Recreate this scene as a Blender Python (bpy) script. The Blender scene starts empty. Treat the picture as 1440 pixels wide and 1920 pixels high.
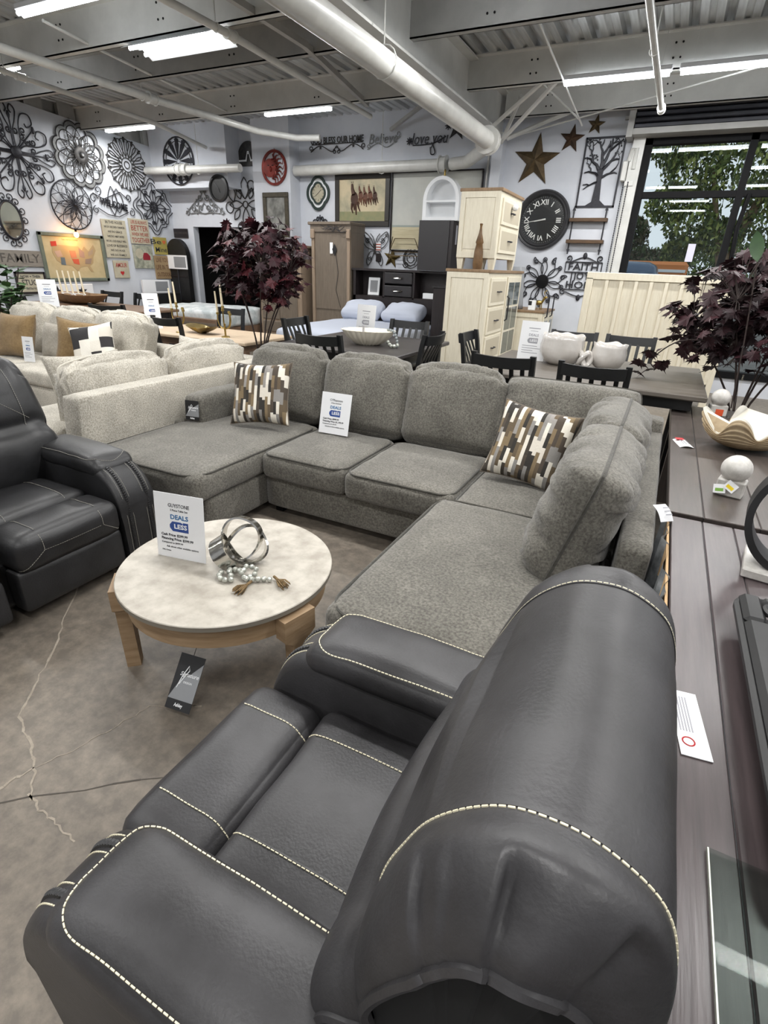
import bpy, bmesh, math, random
from math import sin, cos, pi, radians as rad, sqrt, hypot, atan2
from mathutils import Vector as V, Matrix as M, noise, Euler
from mathutils.bvhtree import BVHTree
SC = bpy.context.scene
COL = SC.collection
# ------------------------------------------------------------------ camera
cam = bpy.data.cameras.new('camera'); CO = bpy.data.objects.new('camera', cam); COL.objects.link(CO)
cam.sensor_fit = 'VERTICAL'; cam.sensor_height = 36.0; cam.sensor_width = 36.0; cam.lens = 980 / 1920 * 36; cam.clip_start = .02; cam.clip_end = 300
_p, _r, _y = rad(25.25), rad(2.25), rad(26.0)
_F = V((0, cos(_p), -sin(_p))); _U0 = V((0, sin(_p), cos(_p))); _X = V((1, 0, 0))
_R = _X * cos(_r) + _U0 * sin(_r); _U = -_X * sin(_r) + _U0 * cos(_r)
_Z = M.Rotation(_y, 3, 'Z'); _R, _U, _F = _Z @ _R, _Z @ _U, _Z @ _F
CO.matrix_world = M(((_R.x, _U.x, -_F.x, 0), (_R.y, _U.y, -_F.y, 0), (_R.z, _U.z, -_F.z, 1.65), (0, 0, 0, 1)))
SC.camera = CO
# ------------------------------------------------------------------ sky and exposure
W = bpy.data.worlds.new('sky'); SC.world = W; W.use_nodes = True
_n = W.node_tree.nodes['Background']; _n.inputs[0].default_value = (.86, .93, 1.0, 1); _n.inputs[1].default_value = .95
SC.view_settings.view_transform = 'Standard'; SC.view_settings.look = 'None'; SC.view_settings.gamma = 1; SC.view_settings.use_curve_mapping = False
SC.view_settings.exposure = 0.0
SC.cycles.max_bounces = 8; SC.cycles.diffuse_bounces = 4; SC.cycles.transparent_max_bounces = 12
SC.cycles.caustics_reflective = False; SC.cycles.caustics_refractive = False; SC.cycles.sample_clamp_indirect = 4
LAMP_W = 46.0
# ------------------------------------------------------------------ materials
MATS = {}
def srgb(h):
    if isinstance(h, str):
        c = [int(h[i:i + 2], 16) / 255 for i in (0, 2, 4)]
    else:
        c = [x / 255 for x in h]
    return tuple(x / 12.92 if x <= .04045 else ((x + .055) / 1.055) ** 2.4 for x in c) + (1,)
def mat(name, col, rough=.6, metal=0, col2=None, scale=20, bump=0, bscale=None, detail=4, spec=.5, emit=0, alpha=1, trans=0, coat=0, sheen=0, stretch=None, ramp=(.35, .65), aniso=None):
    if name in MATS: return MATS[name]
    m = bpy.data.materials.new(name); m.use_nodes = True; MATS[name] = m
    nt = m.node_tree; b = nt.nodes['Principled BSDF']; L = nt.links.new
    b.inputs['Base Color'].default_value = srgb(col); b.inputs['Roughness'].default_value = rough; b.inputs['Metallic'].default_value = metal
    b.inputs['Specular IOR Level'].default_value = spec; b.inputs['Coat Weight'].default_value = coat; b.inputs['Sheen Weight'].default_value = sheen
    if trans: b.inputs['Transmission Weight'].default_value = trans
    if emit: b.inputs['Emission Color'].default_value = srgb(col); b.inputs['Emission Strength'].default_value = emit
    tc = nt.nodes.new('ShaderNodeTexCoord'); mp = nt.nodes.new('ShaderNodeMapping'); L(tc.outputs['Object'], mp.inputs['Vector'])
    if stretch: mp.inputs['Scale'].default_value = stretch
    if col2:
        n = nt.nodes.new('ShaderNodeTexNoise'); n.inputs['Scale'].default_value = scale; n.inputs['Detail'].default_value = detail; n.inputs['Roughness'].default_value = .6
        L(mp.outputs[0], n.inputs['Vector']); r = nt.nodes.new('ShaderNodeValToRGB'); L(n.outputs['Fac'], r.inputs['Fac'])
        r.color_ramp.elements[0].position = ramp[0]; r.color_ramp.elements[1].position = ramp[1]
        r.color_ramp.elements[0].color = srgb(col); r.color_ramp.elements[1].color = srgb(col2); L(r.outputs['Color'], b.inputs['Base Color'])
    if bump:
        n2 = nt.nodes.new('ShaderNodeTexNoise'); n2.inputs['Scale'].default_value = bscale or scale; n2.inputs['Detail'].default_value = detail
        L(mp.outputs[0], n2.inputs['Vector']); bp = nt.nodes.new('ShaderNodeBump'); bp.inputs['Strength'].default_value = bump; bp.inputs['Distance'].default_value = .01
        L(n2.outputs['Fac'], bp.inputs['Height']); L(bp.outputs[0], b.inputs['Normal'])
    return m
def emat(name, col, s):
    if name in MATS: return MATS[name]
    m = bpy.data.materials.new(name); m.use_nodes = True; MATS[name] = m; nt = m.node_tree
    nt.nodes.remove(nt.nodes['Principled BSDF']); e = nt.nodes.new('ShaderNodeEmission'); e.inputs[0].default_value = srgb(col); e.inputs[1].default_value = s
    nt.links.new(e.outputs[0], nt.nodes['Material Output'].inputs[0]); return m
def glassmat(name, col, fac=.08, rough=0.0):
    if name in MATS: return MATS[name]
    m = bpy.data.materials.new(name); m.use_nodes = True; MATS[name] = m; nt = m.node_tree; L = nt.links.new
    nt.nodes.remove(nt.nodes['Principled BSDF']); t = nt.nodes.new('ShaderNodeBsdfTransparent'); t.inputs[0].default_value = srgb(col)
    g = nt.nodes.new('ShaderNodeBsdfGlossy'); g.inputs['Roughness'].default_value = rough; f = nt.nodes.new('ShaderNodeLayerWeight'); f.inputs[0].default_value = .5
    pw = nt.nodes.new('ShaderNodeMath'); pw.operation = 'POWER'; pw.inputs[1].default_value = 3.5; L(f.outputs['Facing'], pw.inputs[0])
    a = nt.nodes.new('ShaderNodeMath'); a.operation = 'MULTIPLY_ADD'; a.inputs[1].default_value = .5; a.inputs[2].default_value = fac; L(pw.outputs[0], a.inputs[0])
    x = nt.nodes.new('ShaderNodeMixShader'); L(a.outputs[0], x.inputs[0]); L(t.outputs[0], x.inputs[1]); L(g.outputs[0], x.inputs[2])
    L(x.outputs[0], nt.nodes['Material Output'].inputs[0]); return m
# ------------------------------------------------------------------ geometry helpers
class G:
    def __init__(s): s.v = []; s.f = []
    def add(s, vs, fs, mt=None):
        o = len(s.v); s.v += [tuple(mt @ V(p)) if mt else tuple(p) for p in vs]; s.f += [tuple(i + o for i in q) for q in fs]; return s
    def join(s, g, mt=None): return s.add(g.v, g.f, mt)
    def box(s, c, d, mt=None, b=0):
        x, y, z = d[0] / 2, d[1] / 2, d[2] / 2
        if b:
            b = min(b, x * .9, y * .9, z * .9); vs = []; 
            for sx in (-1, 1):
                for sy in (-1, 1):
                    for sz in (-1, 1):
                        vs += [(c[0] + sx * x, c[1] + sy * (y - b), c[2] + sz * (z - b)), (c[0] + sx * (x - b), c[1] + sy * y, c[2] + sz * (z - b)), (c[0] + sx * (x - b), c[1] + sy * (y - b), c[2] + sz * z)]
            bm = bmesh.new(); [bm.verts.new(p) for p in vs]; r = bmesh.ops.convex_hull(bm, input=bm.verts); bm.verts.index_update()
            fs = [tuple(v.index for v in f.verts) for f in bm.faces]; v2 = [tuple(v.co) for v in bm.verts]; bm.free(); return s.add(v2, fs, mt)
        vs = [(c[0] + i * x, c[1] + j * y, c[2] + k * z) for i in (-1, 1) for j in (-1, 1) for k in (-1, 1)]
        return s.add(vs, [(0, 1, 3, 2), (4, 6, 7, 5), (0, 4, 5, 1), (2, 3, 7, 6), (0, 2, 6, 4), (1, 5, 7, 3)], mt)
    def bx(s, x0, x1, y0, y1, z0, z1, b=0, mt=None): return s.box(((x0 + x1) / 2, (y0 + y1) / 2, (z0 + z1) / 2), (abs(x1 - x0), abs(y1 - y0), abs(z1 - z0)), mt, b)
    def loft(s, rings, cap=True, closed=False, mt=None):
        n = len(rings[0]); vs = [p for r in rings for p in r]; fs = []
        m = len(rings)
        for i in range(m if closed else m - 1):
            for j in range(n):
                a, b = i * n + j, i * n + (j + 1) % n; c2, d = ((i + 1) % m) * n + (j + 1) % n, ((i + 1) % m) * n + j; fs.append((a, b, c2, d))
        if cap and not closed: fs += [tuple(range(n))[::-1], tuple(range((m - 1) * n, m * n))]
        return s.add(vs, fs, mt)
    def tube(s, pts, r, n=6, closed=False, cap=True, mt=None):
        pts = [V(p) for p in pts]; k = len(pts)
        if k < 2: return s
        rs = r if isinstance(r, (list, tuple)) else [r] * k; rings = []; u = None; nn = V((0, 0, 0))
        if closed:
            for i in range(k): nn += pts[i].cross(pts[(i + 1) % k])
        for i, p in enumerate(pts):
            if closed: t = pts[(i + 1) % k] - pts[i - 1]
            else: t = pts[min(i + 1, k - 1)] - pts[max(i - 1, 0)]
            t = t.normalized() if t.length > 1e-9 else V((0, 0, 1))
            if closed and nn.length > 1e-9: u = nn.normalized()
            if u is None: u = t.orthogonal().normalized()
            u = (u - t * u.dot(t)); u = u.normalized() if u.length > 1e-6 else t.orthogonal().normalized(); w = t.cross(u)
            rings.append([p + (u * cos(2 * pi * j / n) + w * sin(2 * pi * j / n)) * rs[i] for j in range(n)])
        return s.loft(rings, cap, closed, mt)
    def lathe(s, prof, c=(0, 0, 0), n=20, mt=None, fn=None):
        rings = []
        for r, z in prof:
            ring = []
            for j in range(n):
                a = 2 * pi * j / n; k = fn(a, r, z) if fn else (r, z); ring.append((c[0] + k[0] * cos(a), c[1] + k[0] * sin(a), c[2] + k[1]))
            rings.append(ring)
        return s.loft(rings, True, False, mt)
    def cyl(s, c, r, h, n=16, mt=None): return s.lathe([(r, 0), (r, h)], c, n, mt)
    def ball(s, c, r, n=12, m=8, sc=(1, 1, 1), mt=None):
        rings = []
        for i in range(m + 1):
            t = pi * i / m; q = max(sin(t), .02); rings.append([(c[0] + r * sc[0] * q * cos(2 * pi * j / n), c[1] + r * sc[1] * q * sin(2 * pi * j / n), c[2] - r * sc[2] * cos(t)) for j in range(n)])
        return s.loft(rings, True, False, mt)
    def prism(s, p2, z0, z1, mt=None):
        n = len(p2); vs = [(x, y, z0) for x, y in p2] + [(x, y, z1) for x, y in p2]
        return s.add(vs, [tuple(range(n))[::-1], tuple(range(n, 2 * n))] + [(i, (i + 1) % n, n + (i + 1) % n, n + i) for i in range(n)], mt)
    def soft(s, c, d, r=.05, puff=(0, 0, 0), n=8, mt=None, wr=0, seed=0, fn=None, nz=(9, 9, 9)):
        h = [x / 2 for x in d]; rr = min(r, *[x * .98 for x in h]); idx = {}; vs = []; fs = []
        e = [sin((2 * i / n - 1) * pi / 2) for i in range(n + 1)]
        def vid(i, j, k):
            if (i, j, k) in idx: return idx[i, j, k]
            q = (e[i], e[j], e[k]); p = [q[t] * h[t] for t in range(3)]; inn = [max(-(h[t] - rr), min(h[t] - rr, p[t])) for t in range(3)]
            dv = V([p[t] - inn[t] for t in range(3)]); 
            if dv.length > 1e-9: dv.normalize()
            p = V(inn) + dv * rr
            p.x += q[0] * puff[0] * (1 - q[1] ** 2) * (1 - q[2] ** 2); p.y += q[1] * puff[1] * (1 - q[0] ** 2) * (1 - q[2] ** 2); p.z += q[2] * puff[2] * (1 - q[0] ** 2) * (1 - q[1] ** 2)
            if wr: p += dv * wr * (noise.noise(V((p.x * nz[0], p.y * nz[1], p.z * nz[2])) + V((seed * 7.3, seed * 3.1, 0))))
            if fn: p = V(fn(p, q))
            idx[i, j, k] = len(vs); vs.append((p.x + c[0], p.y + c[1], p.z + c[2]) if not mt else tuple(V(c) + mt @ p)); return idx[i, j, k]
        for a in range(n):
            for b in range(n):
                fs += [(vid(a, b, 0), vid(a, b + 1, 0), vid(a + 1, b + 1, 0), vid(a + 1, b, 0)), (vid(a, b, n), vid(a + 1, b, n), vid(a + 1, b + 1, n), vid(a, b + 1, n)),
                       (vid(a, 0, b), vid(a + 1, 0, b), vid(a + 1, 0, b + 1), vid(a, 0, b + 1)), (vid(a, n, b), vid(a, n, b + 1), vid(a + 1, n, b + 1), vid(a + 1, n, b)),
                       (vid(0, a, b), vid(0, a, b + 1), vid(0, a + 1, b + 1), vid(0, a + 1, b)), (vid(n, a, b), vid(n, a + 1, b), vid(n, a + 1, b + 1), vid(n, a, b + 1))]
        return s.add(vs, fs)
    def bvh(s): return BVHTree.FromPolygons([V(p) for p in s.v], s.f)
    def mesh(s, name, m, smooth=True, off=(0, 0, 0)):
        me = bpy.data.meshes.new(name); me.from_pydata([(p[0] - off[0], p[1] - off[1], p[2] - off[2]) for p in s.v], [], s.f)
        if smooth:
            me.polygons.foreach_set('use_smooth', [True] * len(me.polygons)); 
            if smooth != 2: me.set_sharp_from_angle(angle=rad(42))
        me.materials.append(m); me.update(); return me
    def obj(s, name, m, parent=None, smooth=True, loc=None, rot=None, world=False):
        off = (0, 0, 0)
        if world and parent:
            off = V((0, 0, 0)); q = parent
            while q: off += q.location; q = q.parent
        o = bpy.data.objects.new(name, s.mesh(name, m, smooth, off)); COL.objects.link(o)
        if parent: o.parent = parent
        if loc: o.location = loc
        if rot: o.rotation_euler = rot
        return o
def tag(o, label, cat, group=None):
    o['label'] = label; o['category'] = cat
    if group: o['group'] = group
    return o
def T(name, label, cat, loc=(0, 0, 0), rot=(0, 0, 0), group=None):
    o = bpy.data.objects.new(name, None); o.empty_display_size = .1; COL.objects.link(o); o.location = loc; o.rotation_euler = rot
    return tag(o, label, cat, group)
def struct(o): o['kind'] = 'structure'; return o
def copytree(o, loc=None, rot=None, label=None, parent=None, group=None):
    c = o.copy(); COL.objects.link(c)
    if parent: c.parent = parent
    if loc is not None: c.location = loc
    if rot is not None: c.rotation_euler = rot
    if label: c['label'] = label
    if group: c['group'] = group
    for ch in list(o.children): copytree(ch, parent=c)
    return c
def inst(name, me, parent=None, loc=(0, 0, 0), rot=(0, 0, 0), sc=(1, 1, 1)):
    o = bpy.data.objects.new(name, me); COL.objects.link(o); o.location = loc; o.rotation_euler = rot; o.scale = sc
    if parent: o.parent = parent
    return o
def text(s, size, m, parent, x=0, y=0, z=.002, align='CENTER', ext=.0006, name='lettering', w=None, shear=0, bold=0):
    cu = bpy.data.curves.new('t', 'FONT'); cu.body = s; cu.size = size; cu.align_x = align; cu.align_y = 'CENTER'; cu.extrude = ext; cu.resolution_u = 2; cu.shear = shear; cu.offset = bold
    t = bpy.data.objects.new('t', cu); COL.objects.link(t)
    dg = bpy.context.evaluated_depsgraph_get(); me = bpy.data.meshes.new_from_object(t.evaluated_get(dg)); bpy.data.objects.remove(t); bpy.data.curves.remove(cu)
    if w and len(me.vertices):
        xs = [v.co.x for v in me.vertices]; k = w / max(1e-6, max(xs) - min(xs))
        for v in me.vertices: v.co.x *= k
    me.materials.clear(); me.materials.append(m); me.name = name
    o = bpy.data.objects.new(name, me); COL.objects.link(o); o.parent = parent; o.location = (x, y, z); return o
def resample(pts, step):
    pts = [V(p) for p in pts]; out = [pts[0].copy()]; acc = 0
    for a, b in zip(pts, pts[1:]):
        l = (b - a).length
        if l < 1e-9: continue
        t = step - acc
        while t <= l: out.append(a + (b - a) * (t / l)); t += step
        acc = (acc + l) % step
    return out
def stitch(g, pts, r=.0016, dash=.008, gap=.0035):
    q = resample(pts, (dash + gap) / 4)
    for i in range(0, len(q) - 3, 4):
        g.tube([q[i], q[min(i + 3, len(q) - 1)]], r, 4)
def spline(pts, n=8, closed=False):
    pts = [V(p) for p in pts]; out = []; k = len(pts)
    for i in range(k if closed else k - 1):
        if closed: p0, p1, p2, p3 = pts[i - 1], pts[i], pts[(i + 1) % k], pts[(i + 2) % k]
        else: p0, p1, p2, p3 = pts[max(i - 1, 0)], pts[i], pts[i + 1], pts[min(i + 2, k - 1)]
        for j in range(n):
            t = j / n; out.append(.5 * ((2 * p1) + (p2 - p0) * t + (2 * p0 - 5 * p1 + 4 * p2 - p3) * t * t + (3 * p1 - p0 - 3 * p2 + p3) * t ** 3))
    if not closed: out.append(pts[-1])
    return out
def arc(cx, cy, r, a0, a1, n=14, z=0): return [(cx + r * cos(rad(a0 + (a1 - a0) * i / n)), cy + r * sin(rad(a0 + (a1 - a0) * i / n)), z) for i in range(n + 1)]
def proj(bvh, pts, d, back=1.0, lift=.002):
    d = V(d).normalized(); out = []
    for p in pts:
        h = bvh.ray_cast(V(p) - d * back, d)
        if h[0] is not None: out.append(h[0] - d * lift)
    return out
# ------------------------------------------------------------------ materials of the place
m_wall = mat('wall_paint', 'd3d6dc', .75, col2='c8ccd3', scale=1.6, bump=.05, bscale=30)
m_wall2 = mat('back_wall_paint', 'd3d6dd', .7, col2='c9cdd5', scale=2, bump=.05, bscale=25)
m_steel = mat('painted_steel', 'dcdcd8', .5, col2='cfcfcb', scale=3)
m_steeldk = mat('grey_primer_steel', 'b0afac', .55, col2='9f9e9b', scale=2.5)
m_pipe = mat('white_painted_pipe', 'd6d6d2', .3, col2='c4c4c0', scale=4)
m_deck = mat('galvanised_deck', 'd6d8d8', .28, .6, col2='c0c2c2', scale=5, stretch=(6, .4, 1))
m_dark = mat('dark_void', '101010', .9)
m_black = mat('black_metal', '0d0d0f', .6, 0, col2='131315', scale=30, spec=.15)
m_iron = mat('wrought_iron', '26262a', .5, .4, col2='33333a', scale=40)
m_white = mat('white_plastic', 'eceef0', .45)
m_tube = emat('fluorescent_tube', 'f6fbff', 22.0)
m_stitch = mat('cream_thread', 'e4dcc0', .7)
def floormat():
    m = mat('concrete_floor', '867d72', .5, col2='6f675e', scale=1.3, bump=.12, bscale=22, detail=8, ramp=(.3, .7)); nt = m.node_tree; L = nt.links.new; b = nt.nodes['Principled BSDF']
    tc = nt.nodes.new('ShaderNodeTexCoord'); n = nt.nodes.new('ShaderNodeTexNoise'); n.inputs['Scale'].default_value = 16; n.inputs['Detail'].default_value = 8; n.inputs['Roughness'].default_value = .7; L(tc.outputs['Object'], n.inputs['Vector'])
    r = nt.nodes.new('ShaderNodeValToRGB'); r.color_ramp.elements[0].position = .4; r.color_ramp.elements[0].color = (.62, .62, .62, 1); r.color_ramp.elements[1].position = .66; r.color_ramp.elements[1].color = (1.15, 1.14, 1.1, 1); L(n.outputs['Fac'], r.inputs['Fac'])
    x = nt.nodes.new('ShaderNodeMix'); x.data_type = 'RGBA'; x.blend_type = 'MULTIPLY'; x.inputs[0].default_value = .8
    src = b.inputs['Base Color'].links[0].from_socket; L(src, x.inputs[6]); L(r.outputs[0], x.inputs[7]); L(x.outputs[2], b.inputs['Base Color']); return m
m_floor = floormat()
XL, XR, YB, YF, ZT = -10.35, 6.0, 9.8, -6.0, 4.0
# floor with its cracks and saw joint
fl = struct(G().bx(XL - .2, XR + .2, YF - .2, YB + .15, -.1, 0).obj('floor', m_floor, smooth=False))
def groove(pts, w, m, name):
    pts = [V(p) for p in pts]; random.seed(len(pts)); q = []
    for a, b in zip(pts, pts[1:]):
        for i in range(6): q.append(a.lerp(b, i / 6) + V((random.uniform(-1, 1), random.uniform(-1, 1), 0)) * .006)
    q.append(pts[-1]); g = G()
    for i in range(len(q) - 1):
        d = (q[i + 1] - q[i]).normalized(); n = V((-d.y, d.x, 0)); w0 = w * random.uniform(.5, 1.2)
        g.add([q[i] - n * w0, q[i + 1] - n * w0, q[i + 1] + n * w0, q[i] + n * w0], [(0, 1, 2, 3)])
    g.v = [(p[0], p[1], .0012) for p in g.v]; return g.obj(name, m, fl, False)
m_crack = mat('crack_filler', 'a59b8d', .8, col2='8f8679', scale=30)
m_joint = mat('saw_joint', '4d4842', .9)
groove([(-2.6, 1.5, 0), (-2.37, 1.236, 0), (-2.18, 1.057, 0), (-2.04, .88, 0), (-1.907, .721, 0), (-1.728, .662, 0), (-1.632, .611, 0), (-1.52, .53, 0)], .0045, m_crack, 'crack')
groove([(-1.632, .611, 0), (-1.66, .5, 0), (-1.75, .40, 0)], .005, m_crack, 'crack')
groove([(-1.55, .545, 0), (-1.461, .522, 0), (-1.38, .52, 0), (-1.27, .509, 0)], .0035, m_crack, 'crack')
groove([(-1.632, .611, 0), (-1.576, .745, 0), (-1.54, .88, 0), (-1.511, 1.0, 0), (-1.348, 1.099, 0)], .0018, m_crack, 'crack')
groove([(-1.42, 1.07, 0), (-1.33, 1.105, 0)], .006, m_crack, 'crack')
groove([(-2.2, .0, 0), (-1.6, .477, 0), (-1.207, .806, 0), (-.6, 1.3, 0)], .003, m_joint, 'saw_joint')
# walls
g = G(); g.bx(XL - .15, XL, YF, YB + .15, 0, 3.68); 
g.v = [(x, y, z if z < 1 else 3.68 + (YB - y) * .07) for x, y, z in g.v]
wl = struct(g.obj('wall_left', m_wall, smooth=False))
g = G()
for i in range(26):
    y = YB - .35 - i * .6; g.bx(XL - .1, XL - .02, y - .16, y + .16, 3.55, 4.05)
g.obj('framing_blocks', m_steeldk, wl, False)
struct(G().bx(XL - .32, XL - .15, YF, YB, 3.3, 4.1).obj('wall_left_upper', m_steeldk, smooth=False))
g = G(); DX0, DX1, DZ = -9.75, -7.75, 2.27; WX0, WX1, WZ0, WZ1 = -.81, 4.1, .25, 3.43
for a in ((XL, DX0, 0, 4.12), (DX0, DX1, DZ, 4.12), (DX1, WX0, 0, 4.12), (WX0, WX1, 0, WZ0), (WX0, WX1, WZ1, 4.12), (WX1, XR, 0, 4.12)): g.bx(a[0], a[1], YB, YB + .15, a[2], a[3])
wb = struct(g.obj('wall_back', m_wall2, smooth=False))
struct(G().bx(XL, -8.3, YB - .4, YB, 2.95, 4.05).obj('trim_1', m_wall2, smooth=False))            # bulkhead over the dark doorway
struct(G().bx(-7.73, -6.86, YB - .32, YB, 0, 4.05).obj('trim_2', m_wall2, smooth=False))                # boxed column
struct(G().bx(-3.02, -2.86, YB - .22, YB, 0, 4.05).obj('trim_3', m_wall2, smooth=False))                # pilaster by the clock
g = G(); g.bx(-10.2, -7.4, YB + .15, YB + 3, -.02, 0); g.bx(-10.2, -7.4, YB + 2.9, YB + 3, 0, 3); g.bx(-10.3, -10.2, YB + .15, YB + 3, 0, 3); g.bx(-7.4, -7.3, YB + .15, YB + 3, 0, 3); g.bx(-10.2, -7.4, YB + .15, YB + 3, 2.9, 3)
struct(g.obj('door_1', m_dark, smooth=False))  # room behind the doorway, its unlit darkness put into near-black walls
struct(G().bx(XR, XR + .15, YF, YB + .15, 0, 4.1).obj('wall_right', m_wall, smooth=False))
struct(G().bx(XL - .2, XR + .15, YF - .15, YF, 0, 4.1).obj('wall_front', m_wall, smooth=False))
# roof deck of ribbed sheets
cl = struct(G().bx(XL - .35, XR + .2, YF - .2, YB + .2, 4.12, 4.2).obj('ceiling', m_steeldk, smooth=False))
pr = [(0, .06), (.03, .06), (.05, 0), (.125, 0), (.14, .016), (.18, .016), (.195, 0), (.27, 0), (.29, .06), (.32, .06)]
g = G(); ys = (YF, YB)
g.add([(x, y, 4.03 + z) for y in ys for x, z in pr], [(i + 1, i, i + 10, i + 11) for i in range(9)])
dm = g.mesh('deck_panel', m_deck, False)
for i in range(52): inst('deck_panel', dm, cl, (XL - .3 + .32 * i, 0, 0))
# purlins across the roof, girder along it
def purlin(Y, x0, x1, z0=3.7, m=None):
    g = G(); g.bx(x0, x1, Y, Y + .012, z0, 4.03); g.bx(x0, x1, Y, Y + .09, z0, z0 + .012); g.bx(x0, x1, Y - .08, Y, 4.018, 4.03); g.bx(x0, x1, Y + .08, Y + .09, z0, z0 + .03)
    o = struct(g.obj('trim_5', m or m_steel, smooth=False))
    g = G()
    x = x0 + .6
    while x < x1:
        for dx, z in ((0, 3.8), (.07, 3.8), (0, 3.93), (.07, 3.93)): g.cyl((x + dx, z, 0), .011, .006, 6, M(((1, 0, 0, 0), (0, 0, -1, Y), (0, 1, 0, 0), (0, 0, 0, 1))))
        x += 1.55
    g.obj('bolt_heads', m_black, o, False)
for Y in (-4.4, -2.8, -1.1, .6, 2.3, 3.75): purlin(Y, XL - .1, XR)
purlin(5.05, XL - .1, XR, 3.68); purlin(6.08, XL - .1, XR, 3.7, m_steeldk); purlin(7.85, XL - .1, XR, 3.7, m_steel); purlin(9.3, -2.8, XR, 3.7, m_steel)
g = G(); gx = -2.9
g.bx(gx - .012, gx + .012, YF, 9.62, 3.5, 4.0); g.bx(gx - .13, gx + .13, YF, 9.62, 3.49, 3.512); g.bx(gx - .13, gx + .13, YF, 9.62, 3.99, 4.012)
struct(g.obj('trim_6', m_steel, smooth=False))
# knee braces and rods by the girder
g = G()
for a, b in (((-2.8, 8.6, 3.42), (-1.95, 7.9, 3.72)), ((-2.65, 8.75, 3.3), (-1.72, 7.88, 3.76)), ((-2.8, 9.3, 3.4), (-2.3, 8.3, 3.7))): g.tube([a, b], .028, 6)
g.tube([(-2.3, 7.9, 3.98), (-1.65, 9.0, 3.55)], .012, 6); g.tube([(-1.75, 5.0, 3.98), (-1.62, 9.1, 3.5)], .012, 6); g.tube([(-2.7, 9.5, 3.5), (-1.62, 9.1, 3.6), (.3, 7.9, 3.66)], .01, 6); g.tube([(-2.75, 9.4, 3.46), (-2.2, 9.4, 3.64), (-1.55, 9.4, 3.82)], .03, 6)
struct(g.obj('trim_7', m_steel))
# pipes
def pipe(name, label, pts, r, m=m_pipe, fit=(), hang=(), n=12):
    t = T(name, label, 'pipe', pts[0]); G().tube(pts, r, n).obj('run', m, t, world=True)
    for p in fit:
        g = G(); d = (V(pts[1]) - V(pts[0])).normalized(); q = V(p); g.tube([q - d * .05, q + d * .05], r * 1.35, n); g.tube([q - d * .065, q - d * .05], r * 1.55, n); g.tube([q + d * .05, q + d * .065], r * 1.55, n); g.obj('coupling', m, t, world=True)
    for p in hang:
        g = G(); q = V(p); g.tube([q + V((0, 0, r)), (q.x, q.y, 4.03)], .006, 5); g.tube([q + V((r * 1.15 * sin(a), 0, r * 1.15 * cos(a))) for a in [2 * pi * i / 14 for i in range(14)]], .006, 5, True); g.obj('hanger', m, t, world=True)
    return t
pipe('drain_pipe', 'thick white pipe running under the roof girder', [(-2.66, -5.9, 3.25), (-2.66, 8.3, 3.22)], .105, m_pipe, [(-2.66, 8.2, 3.22)], [(-2.66, 5.1, 3.24), (-2.66, 2, 3.24)], 18)
pipe('drain_pipe', 'white pipe elbow crossing back to the wall above the clock', [(-2.66, 8.36, 3.21), (-2.75, 8.5, 3.21), (-3.4, 9.5, 3.2), (-3.7, 9.62, 3.2)], .09, m_pipe, [], [], 14)
pipe('drain_pipe', 'white pipe along the back wall above the horse painting', [(-3.8, 9.62, 3.2), (-6.84, 9.62, 3.2)], .085, m_pipe, [(-3.85, 9.62, 3.2)], [(-5, 9.62, 3.2)], 14)
pipe('drain_pipe', 'white pipe in front of the black and white disc on the bulkhead', [(-7.8, 9.2, 3.22), (-10.3, 9.2, 3.25)], .07, m_pipe, [(-9.35, 9.2, 3.24), (-9.2, 9.2, 3.24)], [(-8.85, 9.2, 3.23)], 14)
pipe('sprinkler_pipe', 'grey sprinkler pipe nearest the left wall lights', [(-6.95, -5.9, 3.6), (-6.93, 6.4, 3.6), (-6.75, 8.45, 3.6), (-6.3, 8.95, 3.57), (-5.9, 9.05, 3.57)], .048, m_pipe, [(-6.93, 6.45, 3.6)], [(-6.94, 6.3, 3.6), (-6.94, 3, 3.6)])
pipe('sprinkler_pipe', 'thin grey pipe closest to the metal wall flowers', [(-7.6, -5.9, 3.6), (-7.75, 5.0, 3.6), (-8.15, 7.6, 3.62), (-8.7, 9.3, 3.6)], .03, m_steel, [(-7.78, 5.2, 3.6)], [(-7.77, 5.0, 3.6)])
pipe('conduit', 'thin conduit crossing below the roof purlins at upper left', [(-6.2, 4.5, 3.74), (-6.3, 5.14, 3.72), (-6.9, 8.07, 3.75)], .015, m_steel)
pipe('sprinkler_pipe', 'sprinkler pipe passing right of the big light fixture', [(-4.33, -5.9, 3.6), (-4.33, 5.2, 3.6), (-4.4, 6.4, 3.6), (-4.47, 8.2, 3.6)], .033, m_steel, [(-4.33, 5.1, 3.6)], [(-4.33, 4.9, 3.6)])
pipe('strut_channel', 'dark square strut running below the ribbed roof', [(-3.96, 2, 3.72), (-4.02, 5.9, 3.72), (-4.47, 8.1, 3.72)], .04, m_steeldk, n=4)
pipe('gas_pipe', 'white pipe with capped end pointing at the roller shutter', [(-.63, -5.9, 3.42), (-.6, 5, 3.42), (-.575, 8.1, 3.4)], .03, m_pipe, [(-.575, 8.08, 3.4)], [(-.6, 6.2, 3.41)])
g = G(); g.tube([(-4.9, 9.72, 3.75), (-4.05, 9.3, 4.0)], .035, 4); struct(g.obj('trim_8', m_steeldk))
pipe('conduit', 'white conduit dropping down the pilaster beside the clock wall', [(-3.1, 9.7, 4.0), (-3.1, 9.7, 1.0)], .02, m_pipe)
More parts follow.
